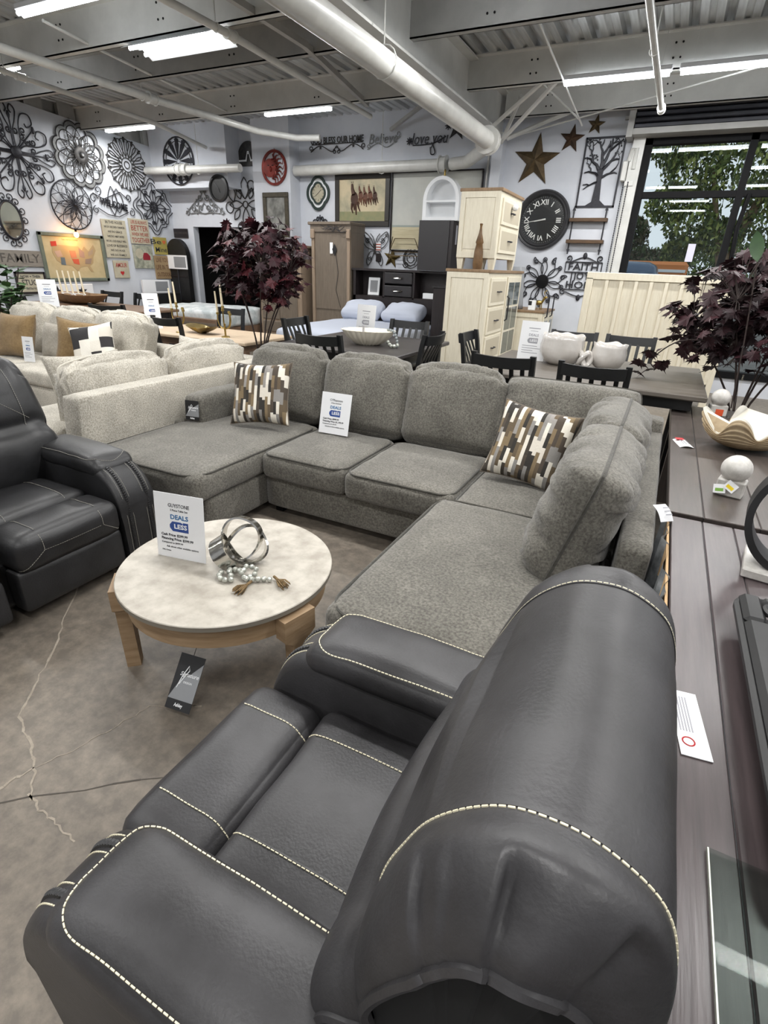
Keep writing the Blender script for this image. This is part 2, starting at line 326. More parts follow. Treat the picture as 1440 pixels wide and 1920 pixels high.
# fluorescent lamps
lampid = [0]
def lamp(x, y, z=3.72, label=None, L=1.22, group='strip lights out over the showroom', hood=False):
    t = T('strip_light', label or 'strip light over the showroom aisles outside the picture', 'light', (x, y, z), group=group if not label else None)
    g = G(); g.bx(-L / 2, L / 2, -.045, .045, .0, .05, .008); g.obj('housing', m_white, t, False)
    if hood:
        g = G(); g.add([(sx * L / 2, sy * .21, -.045) for sx in (-1, 1) for sy in (-1, 1)] + [(sx * L / 2, sy * .05, .04) for sx in (-1, 1) for sy in (-1, 1)], [(0, 4, 6, 2), (1, 3, 7, 5)]); g.obj('reflector', m_white, t, False)
    for sy in ((-.1, .1) if hood else (-.025, .025)):
        G().tube([(-L / 2 + .02, sy, -.02), (L / 2 - .02, sy, -.02)], .019, 8).obj('tube', m_tube, t)
    for sx in (-.4, .4): 
        G().tube([(sx * L, 0, .05), (sx * L, 0, 4.03 - z)], .004, 4).obj('hanger', m_steel, t)
    l = bpy.data.lights.new('strip', 'AREA'); l.shape = 'RECTANGLE'; l.size = L * .96; l.size_y = .12; l.energy = LAMP_W; l.color = (1.0, .985, .96)
    o = bpy.data.objects.new('light', l); COL.objects.link(o); o.parent = t; o.location = (0, 0, -.045)
    return t
lamp(-5.12, 5.2, 3.66, 'large hooded strip light below the front purlin', hood=True)
lamp(-5.65, 8.05, 3.72, 'strip light before the wall words at the back')
lamp(-9.35, 8.1, 3.72, 'strip light in the far left corner above the wall discs')
lamp(-5.5, 4.2, 3.7, 'strip light cut by the top left corner of the picture')
lamp(-1.1, 7.75, 3.66, 'strip light nearest the girder in the row before the shutter', L=1.15); lamp(.12, 7.75, 3.66, 'middle strip light in the row before the shutter', L=1.15); lamp(1.34, 7.75, 3.66, 'strip light at the right end of the row before the shutter', L=1.15)
for x, y in ((-2.2, 2.6), (-.6, 2.6), (1.6, 2.6), (4, 2.6), (-5, 2.2), (-8.2, 2.2), (-8.4, 5.2), (-1.6, 5.2), (1.4, 5.2), (4, 5.2), (4, 7.75), (-3.2, -.4), (-.2, -.4), (2.8, -.4), (-6.5, -.4), (-3.2, -3.2), (-.2, -3.2), (2.8, -3.2), (-6.5, -3.2)): lamp(x, y)
# window wall: black shop window with roller shutter above
w1 = struct(G().bx(WX0, WX0 + .1, YB - .03, YB + .12, WZ0, WZ1).obj('window_1', m_black, smooth=False))
def wp(n, *a): return G().bx(*a).obj(n, m_black, w1, False)
wp('frame', WX0, WX1, YB - .03, YB + .12, WZ1 - .08, WZ1); wp('frame', WX0, WX1, YB - .03, YB + .12, WZ0, WZ0 + .1); wp('frame', WX1 - .1, WX1, YB - .03, YB + .12, WZ0, WZ1)
wp('transom', WX0, WX1, YB - .02, YB + .1, 2.69, 2.77); mx = (.5, 1.75, 2.95)
for x in mx: wp('mullion', x, x + .09, YB - .03, YB + .1, WZ0, WZ1)
m_glass = glassmat('window_glass', 'f4f8f8', .03)
ed = (WX0 + .1,) + mx + (WX1 - .1,)
for i in range(4):
    for z0, z1 in ((WZ0 + .1, 2.69), (2.77, WZ1 - .08)): G().bx(ed[i] + (.09 if i else 0), ed[i + 1], YB + .04, YB + .05, z0, z1).obj('pane', m_glass, w1, False)
G().tube([(.66, YB - .08, 1.9), (.62, YB - .1, 2.3), (.66, YB - .05, 2.72)], .03, 8).obj('door_closer', m_black, w1)
struct(G().bx(WX0 - .16, WX0, YB - .1, YB + .02, 0, 3.55).obj('trim_4', m_pipe, smooth=False))
rs = T('roller_shutter', 'dark ribbed roller shutter rolled up above the shop window', 'shutter', (1.6, YB - .3, 3.5))
m_shut = mat('shutter_steel', '2c2c33', .4, .3, col2='222228', scale=6)
for i in range(7):
    z = 3.50 + i * .068; G().bx(-.98, 4.2, YB - .32 - .01 * (i % 2), YB - .0, z, z + .06, .012).obj('slat', m_shut, rs, False, world=True)
G().bx(-1.0, 4.2, YB - .34, YB, 3.43, 3.50).obj('bottom_rail', m_steeldk, rs, False, world=True)
g = G(); g.bx(-1.06, -.98, YB - .36, YB, 3.4, 4.0); g.bx(-1.14, -1.0, YB - .1, YB - .04, 3.66, 3.7); g.obj('end_bracket', m_steeldk, rs, False, world=True)
g = G(); g.tube([(-.98, YB - .1, 3.15), (-.96, YB - .1, 3.3), (-.9, YB - .1, 3.3), (-.9, YB - .1, 3.05)], .03, 8); g.bx(-1.05, -.98, YB - .16, YB, 2.9, 3.15, .01); g.bx(-.98, -.86, YB - .12, YB, 2.84, 2.9); g.obj('chain_hoist', m_steel, rs, world=True)
for x in (-.99, -.93):
    g = G()
    for i in range(70): g.ball((x, YB - .13, 2.88 - i * .03), .012, 5, 4, (.7, .7, 1.3))
    g.obj('chain', m_iron, rs, world=True)['kind'] = 'stuff'
# ------------------------------------------------------------------ leather recliners
m_leather = mat('charcoal_leather', '262526', .42, col2='434244', scale=4, bump=.10, bscale=140, detail=7, spec=.45, ramp=(.3, .72))
m_leather2 = mat('black_leather', '1f1f20', .42, col2='29292b', scale=6, bump=.10, bscale=120, detail=6, spec=.45)
m_under = mat('black_underlining', '101011', .9)
def SS(x): x = max(0, min(1, x)); return x * x * (3 - 2 * x)
def recliner(t, lea, seats, sw, arms, vs=False, th=1.0, mst=None):
    mst = mst or m_stitch
    prof = [(.03, .30), (.008, .5), (0, .7), (0, .86), (.004, .97), (.035, 1.052), (.09, 1.093), (.15, 1.104), (.22, 1.085), (.295, 1.01), (.335, .92), (.357, .83), (.352, .775), (.375, .745), (.425, .70), (.445, .60), (.43, .50), (.38, .42), (.2, .34)]
    pf = spline([(u, 0, z) for u, z in prof], 12, True); nP = len(pf); bv = []
    for yc, hw in seats:
        ny = 84; rings = []
        def ring(y):
            s = (y - yc) / hw; sg = 1 if s > 0 else -1; s = abs(s); s0 = .69; q = max(0, (s - s0) / (1 - s0)); d = 1 - sqrt(max(0, 1 - min(q, 1) ** 3.2)); out = []
            for k, p in enumerate(pf):
                u, z = p.x, p.z; tw = max(0, min(1, (z - .5) / .6)); tw = tw * tw * (3 - 2 * tw); yy = yc + (y - yc) * (1 - .13 * q * SS((.15 - u) / .15) * tw)
                z -= (.10 + .03 * SS((.15 - u) / .15)) * d * tw; u += .04 * d * max(-1, min(1, (.18 - u) / .12)) * (1 if z > .4 else .3)
                z += .016 * sin(pi * min(q, 1)) * tw
                mid = max(0, 1 - (s / s0) ** 2) if s < s0 else 0
                if p.x > .3: u += .018 * mid
                if z > .95: z += .012 * mid
                if q > .15 and p.z > .86:
                    for u0, w, a, q0 in ((.285, .03, .012, .3), (.25, .02, .006, .35), (.185, .045, .02, .4), (.06, .035, .02, .5)):
                        x = (u0 + (q - .7) * (.03 if u0 < .1 else -.015) - p.x) / w
                        e = (math.exp(-x) if x > 0 else math.exp(-(x / .12) ** 2)) * SS((q - q0) / (.75 - q0)) * (1 - .6 * SS((q - .85) / .15)) * a; z -= e; yy += sg * -e * .8
                jit = .004 * noise.noise(V((u * 7, y * 6, z * 7))); out.append((u + jit, yy, z + jit))
            return out
        for i in range(ny + 1): rings.append(ring(yc - hw * cos(pi * i / ny)))
        g = G().loft(rings, False); g.obj('backrest', lea, t, 2); bv.append(g.bvh())
        for e in (0, -1):
            rg = rings[e]; c = V((.2, 0, .7)); sg = G()
            sg.add([(p[0] * .97 + .006, p[1] + (.012 if e == 0 else -.012), p[2] * .97 + .02) for p in rg] + [(.2, rg[0][1] + (.03 if e == 0 else -.03), .6)], [(i, (i + 1) % nP, nP) for i in range(nP)]); sg.obj('side_lining', m_under, t, False)
            G().tube(rg, .009, 6, True).obj('piping', lea, t)
        st = G()
        for s in (-1, 1):
            r = ring(yc + s * hw * .69); c = V((.18, 0, .7)); rr = [V(p) + (V((p[0], 0, p[2])) - c).normalized() * .002 for p in r]
            stitch(st, rr[34:150], .0017 * th)
            G().tube([p - V((0, s * .004, 0)) - (V((p.x, 0, p.z)) - c).normalized() * .001 for p in rr[34:150]], .0022, 4).obj('seam', lea, t)
        B = bv[-1]
        if vs:
            for s in (-1, 1):
                stitch(st, proj(B, resample([(0, yc + s * .14, 1.08), (0, yc + s * .17, .92), (0, yc + s * .33, .79)], .01), (-1, 0, 0), 2), .0018 * th)
            stitch(st, proj(B, resample([(0, yc - .17, .92), (0, yc + .17, .92)], .01), (-1, 0, 0), 2), .0018 * th)
        # seat pad, footrest pad, footrest panel
        sy = sw / 2 - .006
        g = G().soft((.60, yc, .39), (.40, 2 * sy, .18), .045, (.0, 0, .016), 12, wr=.006, seed=1); g.obj('seat_pad', lea, t, 2); Bs = g.bvh()
        g2 = G().soft((.93, yc, .375), (.255, 2 * sy, .19), .06, (.012, 0, .012), 12, wr=.006, seed=2); g2.obj('footrest_pad', lea, t, 2); Bf = g2.bvh()
        G().soft((.965, yc, .18), (.12, 2 * sy, .22), .025, (.01, 0, 0), 8).obj('footrest_panel', lea, t, 2)
        for s in (-1, 1):
            y = yc + s * .155
            stitch(st, proj(Bs, resample([(.42, y, 1), (.80, y, 1)], .01), (0, 0, -1), 1, .002), .0017 * th); 
            stitch(st, proj(Bf, resample([(.80, y, 1), (1.03, y, 1)], .01), (0, 0, -1), 1, .002), .0017 * th)
            if vs: stitch(st, proj(Bf, resample([(1.2, y, .455), (1.2, y - s * .0, .38), (1.2, y + s * .11, .30)], .006), (-1, 0, 0), .0, .002), .0018 * th); stitch(st, proj(Bf, resample([(1.2, yc - .155, .38), (1.2, yc + .155, .38)], .006), (-1, 0, 0), .0, .002), .0018 * th)
            for B2, u0, u1 in ((Bs, .42, .80), (Bf, .80, 1.03)):
                q = proj(B2, resample([(u0, y - .004, 1), (u1, y - .004, 1)], .02), (0, 0, -1), 1, .0)
                if len(q) > 1: G().tube(q, .0022, 4).obj('seam', lea, t)
        st.obj('stitching', mst, t, False)['kind'] = 'stuff'
    y0 = min(a[0] for a in arms) + .03; y1 = max(a[1] for a in arms) - .03
    G().bx(.06, .90, y0, y1, .06, .32, .02).obj('base', lea, t, False)
    g = G(); 
    for u in (.12, .9):
        for y in (y0 + .06, y1 - .06): g = G().cyl((u, y, 0), .022, .07, 10); g.obj('foot', m_black, t)
    for a0, a1 in arms:
        def top(u): return .60 if u < .85 else .60 - .27 * (1 - sqrt(max(0, 1 - ((u - .85) / .185) ** 2)))
        rings = []
        for i in range(30):
            u = .08 + .95 * sin(pi / 2 * i / 29); zt = top(u) + .008 * (1 if u > .84 else 0); r = .045; q = []
            for cx, cz, b0 in ((a1 - r, zt - r, 0), (a0 + r, zt - r, 90)):
                for k in range(6): a = rad(b0 + 18 * k); q.append((u, cx + r * cos(a), cz + r * sin(a)))
            q += [(u, a0 + .005, .3), (u, a0 + .01, .05), (u, a1 - .01, .05), (u, a1 - .005, .3)]; rings.append(q)
        g = G().loft(rings); g.obj('arm', lea, t); B = g.bvh()
        pad = G().soft((.60, (a0 + a1) / 2, .605), (.60, a1 - a0 + .028, .10), .048, (.01, .0, .022), 12, wr=.006, seed=3, fn=lambda p, q: (p.x, p.y * (1 - .05 * max(0, q[0])), p.z - .02 * max(0, q[0]) ** 3)); pad.obj('arm_pad', lea, t, 2); Bp = pad.bvh()
        st = G(); ym = (a0 + a1) / 2; h = (a1 - a0) / 2 - .008
        path = spline([(.32, ym - h, 2), (.7, ym - h * 1.0, 2), (.84, ym - h * .92, 2), (.885, ym, 2), (.84, ym + h * .92, 2), (.7, ym + h, 2), (.32, ym + h, 2)], 10)
        q = proj(Bp, resample(path, .006), (0, 0, -1), 2, .002); stitch(st, q, .0018 * th)
        for y in (a0 + .035, a0 + .075, a1 - .075, a1 - .035):
            q = proj(B, [(.86 + .2 * k / 14, y, .62 - .0 * k) for k in range(13)], (0, 0, -1), 1, .002) + [V((1.032, y, .33 - .03 * k)) for k in range(9)]
            stitch(st, q, .0017 * th)
        st.obj('stitching', mst, t, False)['kind'] = 'stuff'
        bg = G()
        for y in (a0 + .055, a1 - .055):
            q = proj(B, [(.87 + .16 * k / 14, y, .62) for k in range(14)], (0, 0, -1), 1, .0) + [V((1.03, y, .34 - .03 * k)) for k in range(9)]
            for i, p in enumerate(resample(q, .013)): bg.ball(p, .009, 6, 4, (1, 1.2, 1))
        o = bg.obj('braided_trim', m_leather2, t); o['kind'] = 'stuff'
    return t
t = T('recliner', 'dark charcoal leather recliner with cream stitching seen from behind', 'recliner', (.17, .70, 0), (0, 0, pi))
recliner(t, m_leather, [(0, .395)], .56, [(-.50, -.285), (.285, .50)])
m_paper = mat('white_paper', 'f2f3f5', .6)
g = G(); g.add([(.0, 0, 0), (.0, -.16, -.09), (-.05, -.17, -.1), (-.05, -.02, 0)], [(0, 1, 2, 3)])
o = T('warning_tag', 'white warning tag lying on the charcoal table behind the recliner', 'tag', (.232, 1.185, .7505)); 
G().bx(-.028, .032, -.2, .0, -.001, .001).obj('sheet', m_paper, o, False, rot=(0, 0, rad(8)))
m_print = mat('grey_print', '9a9aa0', .7); m_red = mat('red_print', 'b5262a', .6); m_dkprint = mat('dark_print', '33343a', .7)
for i in range(5): G().bx(-.02 + i * .006, -.017 + i * .006, -.13, -.02, .001, .0016).obj('print_line', m_print, o, False, rot=(0, 0, rad(8)))
G().tube([(.012 * cos(a) - .008, -.16 + .012 * sin(a), .002) for a in [2 * pi * i / 16 for i in range(16)]], .0016, 4, True).obj('red_ring', m_red, o, rot=(0, 0, rad(8)))
t = T('reclining_sofa', 'black leather reclining sofa with pale stitching at left edge', 'sofa', (-3.43, 1.37, 0))
recliner(t, m_leather2, [(0, .42), (-.60, .42)][:1] + [(-.62, .30)], .575, [(.29, .53), (-1.17, -.93)], True, .7, mat('grey_thread', '9a978e', .7))
# ------------------------------------------------------------------ grey sectional
def fabric(name, c1, c2, sc=55, b=.25, c3=None):
    m = mat(name, c1, .92, col2=c2, scale=sc, bump=b, bscale=170, detail=8, spec=.15, sheen=.25, ramp=(.36, .66))
    nt = m.node_tree; bs = nt.nodes['Principled BSDF']; L = nt.links.new; tc = nt.nodes.new('ShaderNodeTexCoord'); n = nt.nodes.new('ShaderNodeTexNoise'); n.inputs['Scale'].default_value = 5; n.inputs['Detail'].default_value = 6
    L(tc.outputs['Object'], n.inputs['Vector']); r = nt.nodes.new('ShaderNodeValToRGB'); r.color_ramp.elements[0].position = .38; r.color_ramp.elements[0].color = (.84, .84, .84, 1); r.color_ramp.elements[1].position = .62; r.color_ramp.elements[1].color = (1.05, 1.05, 1.05, 1); L(n.outputs['Fac'], r.inputs['Fac'])
    x = nt.nodes.new('ShaderNodeMix'); x.data_type = 'RGBA'; x.blend_type = 'MULTIPLY'; x.inputs[0].default_value = 1; src = bs.inputs['Base Color'].links[0].from_socket; L(src, x.inputs[6]); L(r.outputs[0], x.inputs[7]); L(x.outputs[2], bs.inputs['Base Color']); return m
m_grey = fabric('grey_chenille', '55524c', '7d7a72', 95)
m_greywelt = fabric('grey_welt', '403e39', '504e48')
m_cream = fabric('cream_tweed', '999386', 'd3cec3', 110)
m_creamwelt = fabric('cream_welt', 'c4bfb3', 'd6d1c6')
def rect_loop(x0, x1, y0, y1, z, r=.05):
    o = []
    for cx, cy, a in ((x1 - r, y1 - r, 0), (x0 + r, y1 - r, 90), (x0 + r, y0 + r, 180), (x1 - r, y0 + r, 270)):
        for k in range(6): o.append((cx + r * cos(rad(a + 18 * k)), cy + r * sin(rad(a + 18 * k)), z))
    return o
sec = T('sectional_sofa', 'grey chenille u shaped sectional sofa in the middle of the room', 'sofa', (-1.5, 3.2, 0))
def sp(name, g, m=m_grey, sm=2): return g.obj(name, m, sec, sm, world=True)
def seat(name, x0, x1, y0, y1, z0, z1, r=.05, seed=0, puff=.018, rr=.09):
    def fn(p, q):
        f = max(0, -q[1]) * .0; return (p.x, p.y, p.z)
    g = G().soft(((x0 + x1) / 2, (y0 + y1) / 2, (z0 + z1) / 2), (x1 - x0, y1 - y0, z1 - z0), r, (.01, .012, puff), 16, wr=.006, seed=seed); o = sp(name, g)
    w = G().tube(rect_loop(x0 + .012, x1 - .012, y0 + .006, y1 - .012, z1 - .010, rr), .0065, 6, True).obj('welt', m_greywelt, o, world=True)
    for v in w.data.vertices: pass
    w.location = (0, 0, 0); return o
def rbox(x0, x1, y0, y1, z0, z1, r=.03): return G().soft(((x0 + x1) / 2, (y0 + y1) / 2, (z0 + z1) / 2), (x1 - x0, y1 - y0, z1 - z0), r, (0, 0, 0), 8, wr=.004)
sp('base', rbox(-3.24, -2.27, 2.16, 3.92, .06, .295)); sp('base', rbox(-2.26, .03, 2.70, 3.92, .06, .295)); sp('base', rbox(-.9, .03, 1.45, 2.72, .06, .29))
sp('back_frame', rbox(-3.26, .15, 3.74, 3.93, .06, .82, .05)); sp('side_frame', rbox(.03, .155, 1.96, 3.93, .06, .73, .03)); sp('side_frame', rbox(-3.27, -3.2, 2.85, 3.9, .06, .5, .03))
seat('seat_cushion', -3.25, -2.255, 2.07, 3.42, .295, .475, .05, 1, .02, .14); seat('seat_cushion', -2.25, -1.585, 2.645, 3.42, .29, .475, .05, 2); seat('seat_cushion', -1.58, -.85, 2.625, 3.42, .29, .475, .05, 3)
seat('seat_cushion', -.845, -.02, 2.56, 3.42, .285, .462, .05, 4); seat('seat_cushion', -.915, -.0, 1.36, 2.60, .29, .48, .05, 5, .02, .12)
def backc(c, d, tilt, yaw, seed, wr=.02, puff=(.0, .07, .03)):
    mt = M.Rotation(yaw, 3, 'Z') @ M.Rotation(tilt, 3, 'X')
    def fn(p, q):
        e = max(0, q[2]); e2 = abs(q[0]); k = (1 - abs(q[1]) ** 2)
        rip = noise.noise(V((q[0] * 7 + seed * 3, q[1] * 1.5, q[2] * 1.6 + seed))) * .55 + noise.noise(V((q[0] * 2 + q[2] * 3 + seed, q[1] * 2, q[2] * 6 - q[0] * 5))) * .45
        amt = wr * (.25 + .9 * e ** 2 + .8 * e2 ** 3)
        return (p.x - .02 * q[0] * (q[2] > .9), p.y + rip * amt * (-1 if q[1] < 0 else 1), p.z + rip * amt * .6 - .03 * e * e2 ** 4)
    g = G().soft(c, d, .09, puff, 28, mt=mt, seed=seed, fn=fn); return sp('back_cushion', g)
for i, (x, w, y) in enumerate(((-2.66, .74, 3.575), (-1.915, .74, 3.555), (-1.205, .74, 3.55))): backc((x, y, .735), (w, .21, .58), rad(-14), 0, i + 1)
def lens(name, c, w, h, t, mt, seed, m, mw, par, wr=.012, ex=.5):
    g = G(); n = 34; fr = None
    for sd in (1, -1):
        vs = []
        for i in range(n + 1):
            for j in range(n + 1):
                a, b = sin((2 * i / n - 1) * pi / 2), sin((2 * j / n - 1) * pi / 2); k = ((1 - a ** 6) * (1 - b ** 6)) ** ex; ed = max(abs(a), abs(b)); along = b if abs(a) > abs(b) else a
                rip = noise.noise(V((along * 9 + seed * 5, ed * .8, sd * 4))) * wr * ed ** 2 * (1 - ed ** 14) * 2.2 + noise.noise(V((a * 2.2, b * 2.2, seed + sd))) * .014 * k
                rc = 1 - .06 * (a * b) ** 6
                vs.append(V(c) + mt @ V((a * w / 2 * rc, sd * (t / 2 * k + rip), b * h / 2 * rc)))
        fs = [((i * (n + 1) + j), (i + 1) * (n + 1) + j, (i + 1) * (n + 1) + j + 1, i * (n + 1) + j + 1) for i in range(n) for j in range(n)]
        g.add(vs, [f[::-1] for f in fs] if sd > 0 else fs)
    o = g.obj(name, m, par, 2, world=True); ed = [vs[i * (n + 1)] for i in range(n + 1)] + [vs[n * (n + 1) + j] for j in range(1, n + 1)] + [vs[i * (n + 1) + n] for i in range(n - 1, -1, -1)] + [vs[j] for j in range(n - 1, 0, -1)]
    G().tube(ed, .008, 6, True).obj('welt', mw, o, world=True); return o
for cy, w, sd in ((3.12, .74, 7), (2.36, .84, 9)): lens('back_cushion', (-.14, cy, .725), w, .55, .33, M.Rotation(rad(-90), 3, 'Z') @ M.Rotation(rad(-15), 3, 'X'), sd, m_grey, m_greywelt, sec, .034)
lens('back_cushion', (-.44, 3.60, .725), .86, .56, .30, M.Rotation(rad(-14), 3, 'X'), 4, m_grey, m_greywelt, sec, .03)
# low arm on the left chaise
sp('arm', G().soft((-3.125, 3.22, .56), (.19, .58, .26), .05, (0, 0, .01), 10, wr=.006)); 
for x, y in ((-3.15, 2.25), (-2.4, 2.25), (-.8, 1.55), (-.05, 1.55), (-3.1, 3.8), (-.05, 3.8), (-2.2, 2.8)): G().bx(x - .03, x + .03, y - .03, y + .03, 0, .065).obj('foot', m_black, sec, False, world=True)
# patterned throw pillows
def patmat(name, cols, nx, ny, axes=('X', 'Y')):
    m = mat(name, 'c8c0b4', .9, bump=.2, bscale=90); nt = m.node_tree; L = nt.links.new; b = nt.nodes['Principled BSDF']
    def nd(t, **k):
        n = nt.nodes.new(t)
        for a, v in k.items(): setattr(n, a, v)
        return n
    def mth(op, a, bb=None):
        n = nd('ShaderNodeMath', operation=op); 
        for i, v in enumerate((a, bb)):
            if v is None: continue
            if isinstance(v, (int, float)): n.inputs[i].default_value = v
            else: L(v, n.inputs[i])
        return n.outputs[0]
    tc = nd('ShaderNodeTexCoord'); s = nd('ShaderNodeSeparateXYZ'); L(tc.outputs['Object'], s.inputs[0]); x, y = s.outputs[axes[0]], s.outputs[axes[1]]
    cx = mth('FLOOR', mth('MULTIPLY', x, nx)); wn = nd('ShaderNodeTexWhiteNoise', noise_dimensions='1D'); L(cx, wn.inputs['W'])
    cy = mth('FLOOR', mth('ADD', mth('MULTIPLY', y, ny), mth('MULTIPLY', wn.outputs[0], 3)))
    w2 = nd('ShaderNodeTexWhiteNoise', noise_dimensions='2D'); cb = nd('ShaderNodeCombineXYZ'); L(cx, cb.inputs[0]); L(cy, cb.inputs[1]); L(cb.outputs[0], w2.inputs['Vector'])
    r = nd('ShaderNodeValToRGB'); r.color_ramp.interpolation = 'CONSTANT'
    el = r.color_ramp.elements
    for i, c in enumerate(cols):
        e = el[i] if i < 2 else el.new(i / len(cols)); e.position = i / len(cols); e.color = srgb(c)
    L(w2.outputs[0], r.inputs[0]); L(r.outputs[0], b.inputs['Base Color']); return m
m_pat = patmat('bracket_print', ['d9d3c6', '3d372f', '85827e', '5f5240', 'ded8cb', '2f2c28', '7b6a50', '8f8b86', '4a4138', 'd4cdc0'], 46, 11)
m_patb = mat('pillow_back', '6b6258', .9)
def pillow(name, label, c, w, h, t, rot, m, group=None, seed=0, pipe_m=None, parent=None):
    o = T(name, label, 'pillow', c, rot, group); g = G(); n = 18; idx = {}
    for s in (1, -1):
        vs = []; 
        for i in range(n + 1):
            for j in range(n + 1):
                a, b = 2 * i / n - 1, 2 * j / n - 1; a, b = sin(a * pi / 2), sin(b * pi / 2)
                k = ((1 - a ** 4) * (1 - b ** 4)) ** .55; pin = 1 - .10 * (1 - abs(a) ** 2) * abs(b) ** 3 ; pin2 = 1 - .10 * (1 - abs(b) ** 2) * abs(a) ** 3
                wv = noise.noise(V((a * 2.5 + seed, b * 2.5, s * 3))) * .012 * k
                vs.append((a * w / 2 * pin2, b * h / 2 * pin, s * (t / 2 * k + wv)))
        fs = [((i * (n + 1) + j), (i + 1) * (n + 1) + j, (i + 1) * (n + 1) + j + 1, i * (n + 1) + j + 1) for i in range(n) for j in range(n)]
        g.add(vs, fs if s > 0 else [f[::-1] for f in fs])
    g.obj('cover', m, o, 2)
    ed = [vs[i * (n + 1)] for i in range(n + 1)] + [vs[n * (n + 1) + j] for j in range(1, n + 1)] + [vs[i * (n + 1) + n] for i in range(n - 1, -1, -1)] + [vs[j] for j in range(n - 1, 0, -1)]
    G().tube([(p[0], p[1], 0) for p in ed], .005, 5, True).obj('piping', pipe_m or m_patb, o); return o
pillow('throw_pillow', 'bracket patterned throw pillow on the left chaise beside the low arm', (-2.60, 3.13, .735), .47, .47, .16, (rad(66), rad(-3), rad(16)), m_pat, seed=1)
pillow('throw_pillow', 'bracket patterned throw pillow in the right corner of the sectional', (-.55, 3.10, .70), .48, .47, .16, (rad(64), rad(5), rad(-6)), m_pat, seed=2)
# ------------------------------------------------------------------ price signs
m_blue = mat('deep_blue_print', '23478f', .6); m_teal = mat('teal_blue_print', '2f6c9f', .6); m_acry = glassmat('clear_acrylic', 'ffffff', .02)
def sign(loc, rz, tilt, label, title=None, sub=None, lines=None, w=.216, h=.285, logo=True, faint=False):
    t = T('price_sign', label, 'sign', loc, (rad(90 - tilt), 0, rad(rz))); G().bx(-w / 2, w / 2, 0, h, -.001, .001).obj('sheet', m_paper, t, False)
    G().bx(-w / 2 - .002, w / 2 + .002, 0, h + .004, .0022, .0036).obj('acrylic_front', m_acry, t, False)
    g = G(); g.add([(-w / 2, 0, -.001), (w / 2, 0, -.001), (w / 2, -.002, -.07), (-w / 2, -.002, -.07)], [(0, 1, 2, 3)]); f = g.obj('acrylic_foot', m_acry, t, False); f.rotation_euler = (rad(-tilt), 0, 0)
    k = w / .216; mk = m_print if faint else m_dkprint; mb = m_print if faint else m_blue
    if title: text(title, .021 * k, mk, t, 0, h * .82, .0018, w=.092 * k)
    else: G().bx(-.045 * k, .045 * k, h * .81, h * .83, .0012, .0018).obj('print_line', mk, t, False)
    if sub: text(sub, .011 * k, mk, t, 0, h * .75, .0018)
    else: G().bx(-.03 * k, .03 * k, h * .745, h * .755, .0012, .0018).obj('print_line', m_print, t, False)
    if logo:
        text('DEALS', .026 * k, m_print if faint else m_teal, t, 0, h * .645, .0018, w=.078 * k, bold=.0006); text('4', .018 * k, m_paper, t, .012 * k, h * .578, .0018)
        p = [(-.044, -.012), (-.032, -.026), (.038, -.026), (.038, .014), (-.032, .014), (-.044, .0)]
        g = G().prism([(x * k, y * k) for x, y in p], .0011, .0016); o = g.obj('tag_shape', mb, t, False); o.location = (0, h * .525, 0)
        text('LESS', .026 * k, m_paper, t, .004 * k, h * .505, .0024, w=.056 * k, bold=.0006)
    for i, ln in enumerate(lines or []):
        s, x = ln[1], ln[2]; text(ln[0], s * k, mk, t, (-.085 + x) * k, h * (.36 - .062 * i), .0018, 'LEFT', bold=.0003 if i < 2 else 0)
    if not lines:
        for i, L2 in enumerate((.12, .15, .09, .13)): G().bx(-.08 * k, (-.08 + L2) * k, h * (.36 - .06 * i), h * (.375 - .06 * i), .0012, .0018).obj('print_line', m_print, t, False)
    return t
# ------------------------------------------------------------------ coffee table
CX, CY, CR = -1.448, 1.452, .447
m_stone = mat('pale_stone_top', '9a9388', .5, col2='b7b1a6', scale=11, bump=.04, bscale=60, detail=10, ramp=(.35, .62))
m_rim = mat('grey_top_edge', '7a7469', .6); m_oak = mat('weathered_oak', '8e7558', .6, col2='a1886b', scale=6, stretch=(1, 1, 8), bump=.08, bscale=14)
ct = T('coffee_table', 'round coffee table with pale stone top and oak legs', 'table', (CX, CY, 0))
G().lathe([(0.01, .457), (CR - .004, .457), (CR, .459), (CR - .003, .462), (.01, .462)], n=72).obj('table_top', m_stone, ct)
G().lathe([(.01, .436), (CR - .01, .436), (CR, .44), (CR, .458), (.01, .4585)], n=72).obj('top_edge', m_rim, ct); G().lathe([(.36, .345), (CR - .03, .345), (CR - .03, .437), (.36, .437)], n=64).obj('apron', m_oak, ct)
for a in (222, 346, 104):
    mt = M.Rotation(rad(a), 4, 'Z'); g = G(); x0, x1 = CR - .035, CR + .022
    rings = [[(x0, -w2, z), (x1, -w2, z), (x1, w2, z), (x0, w2, z)] for z, w2 in ((0, .028), (.30, .036), (.33, .075), (.425, .075))]
    g.loft(rings, mt=mt).obj('leg', m_oak, ct, False)
sign((-1.641, 1.378, .462), 10.5, 6, 'price sign standing on the round coffee table', 'GUYSTONE', '3 Piece Table Set', [('Cash Price: $299.99', .0145, 0), ('Financing Price: $399.99', .0145, 0), ('Compared to $499.99', .0105, 0), ('Ask about other available options', .0105, .02), ('D4L Center', .008, 0)], .24, .295)
sign((-2.012, 3.205, .50), 3, 14, 'price sign leaning on the grey sectional cushions', "O'Phannon", '2 Piece Sectional', [('Cash Price: $999.99', .0145, 0), ('Financing Price: $1,199.99', .0145, 0), ('Compared to $1,499.99', .0105, 0), ('Ask about other available options', .0105, .02)], .245, .30)
m_silver = mat('polished_silver', 'd4d2cc', .14, 1.0, col2='aeaca6', scale=10, bump=.15, bscale=22)
kn = T('knot_sculpture', 'polished silver knot sculpture of looped bands on the coffee table', 'sculpture', (-1.415, 1.47, .462))
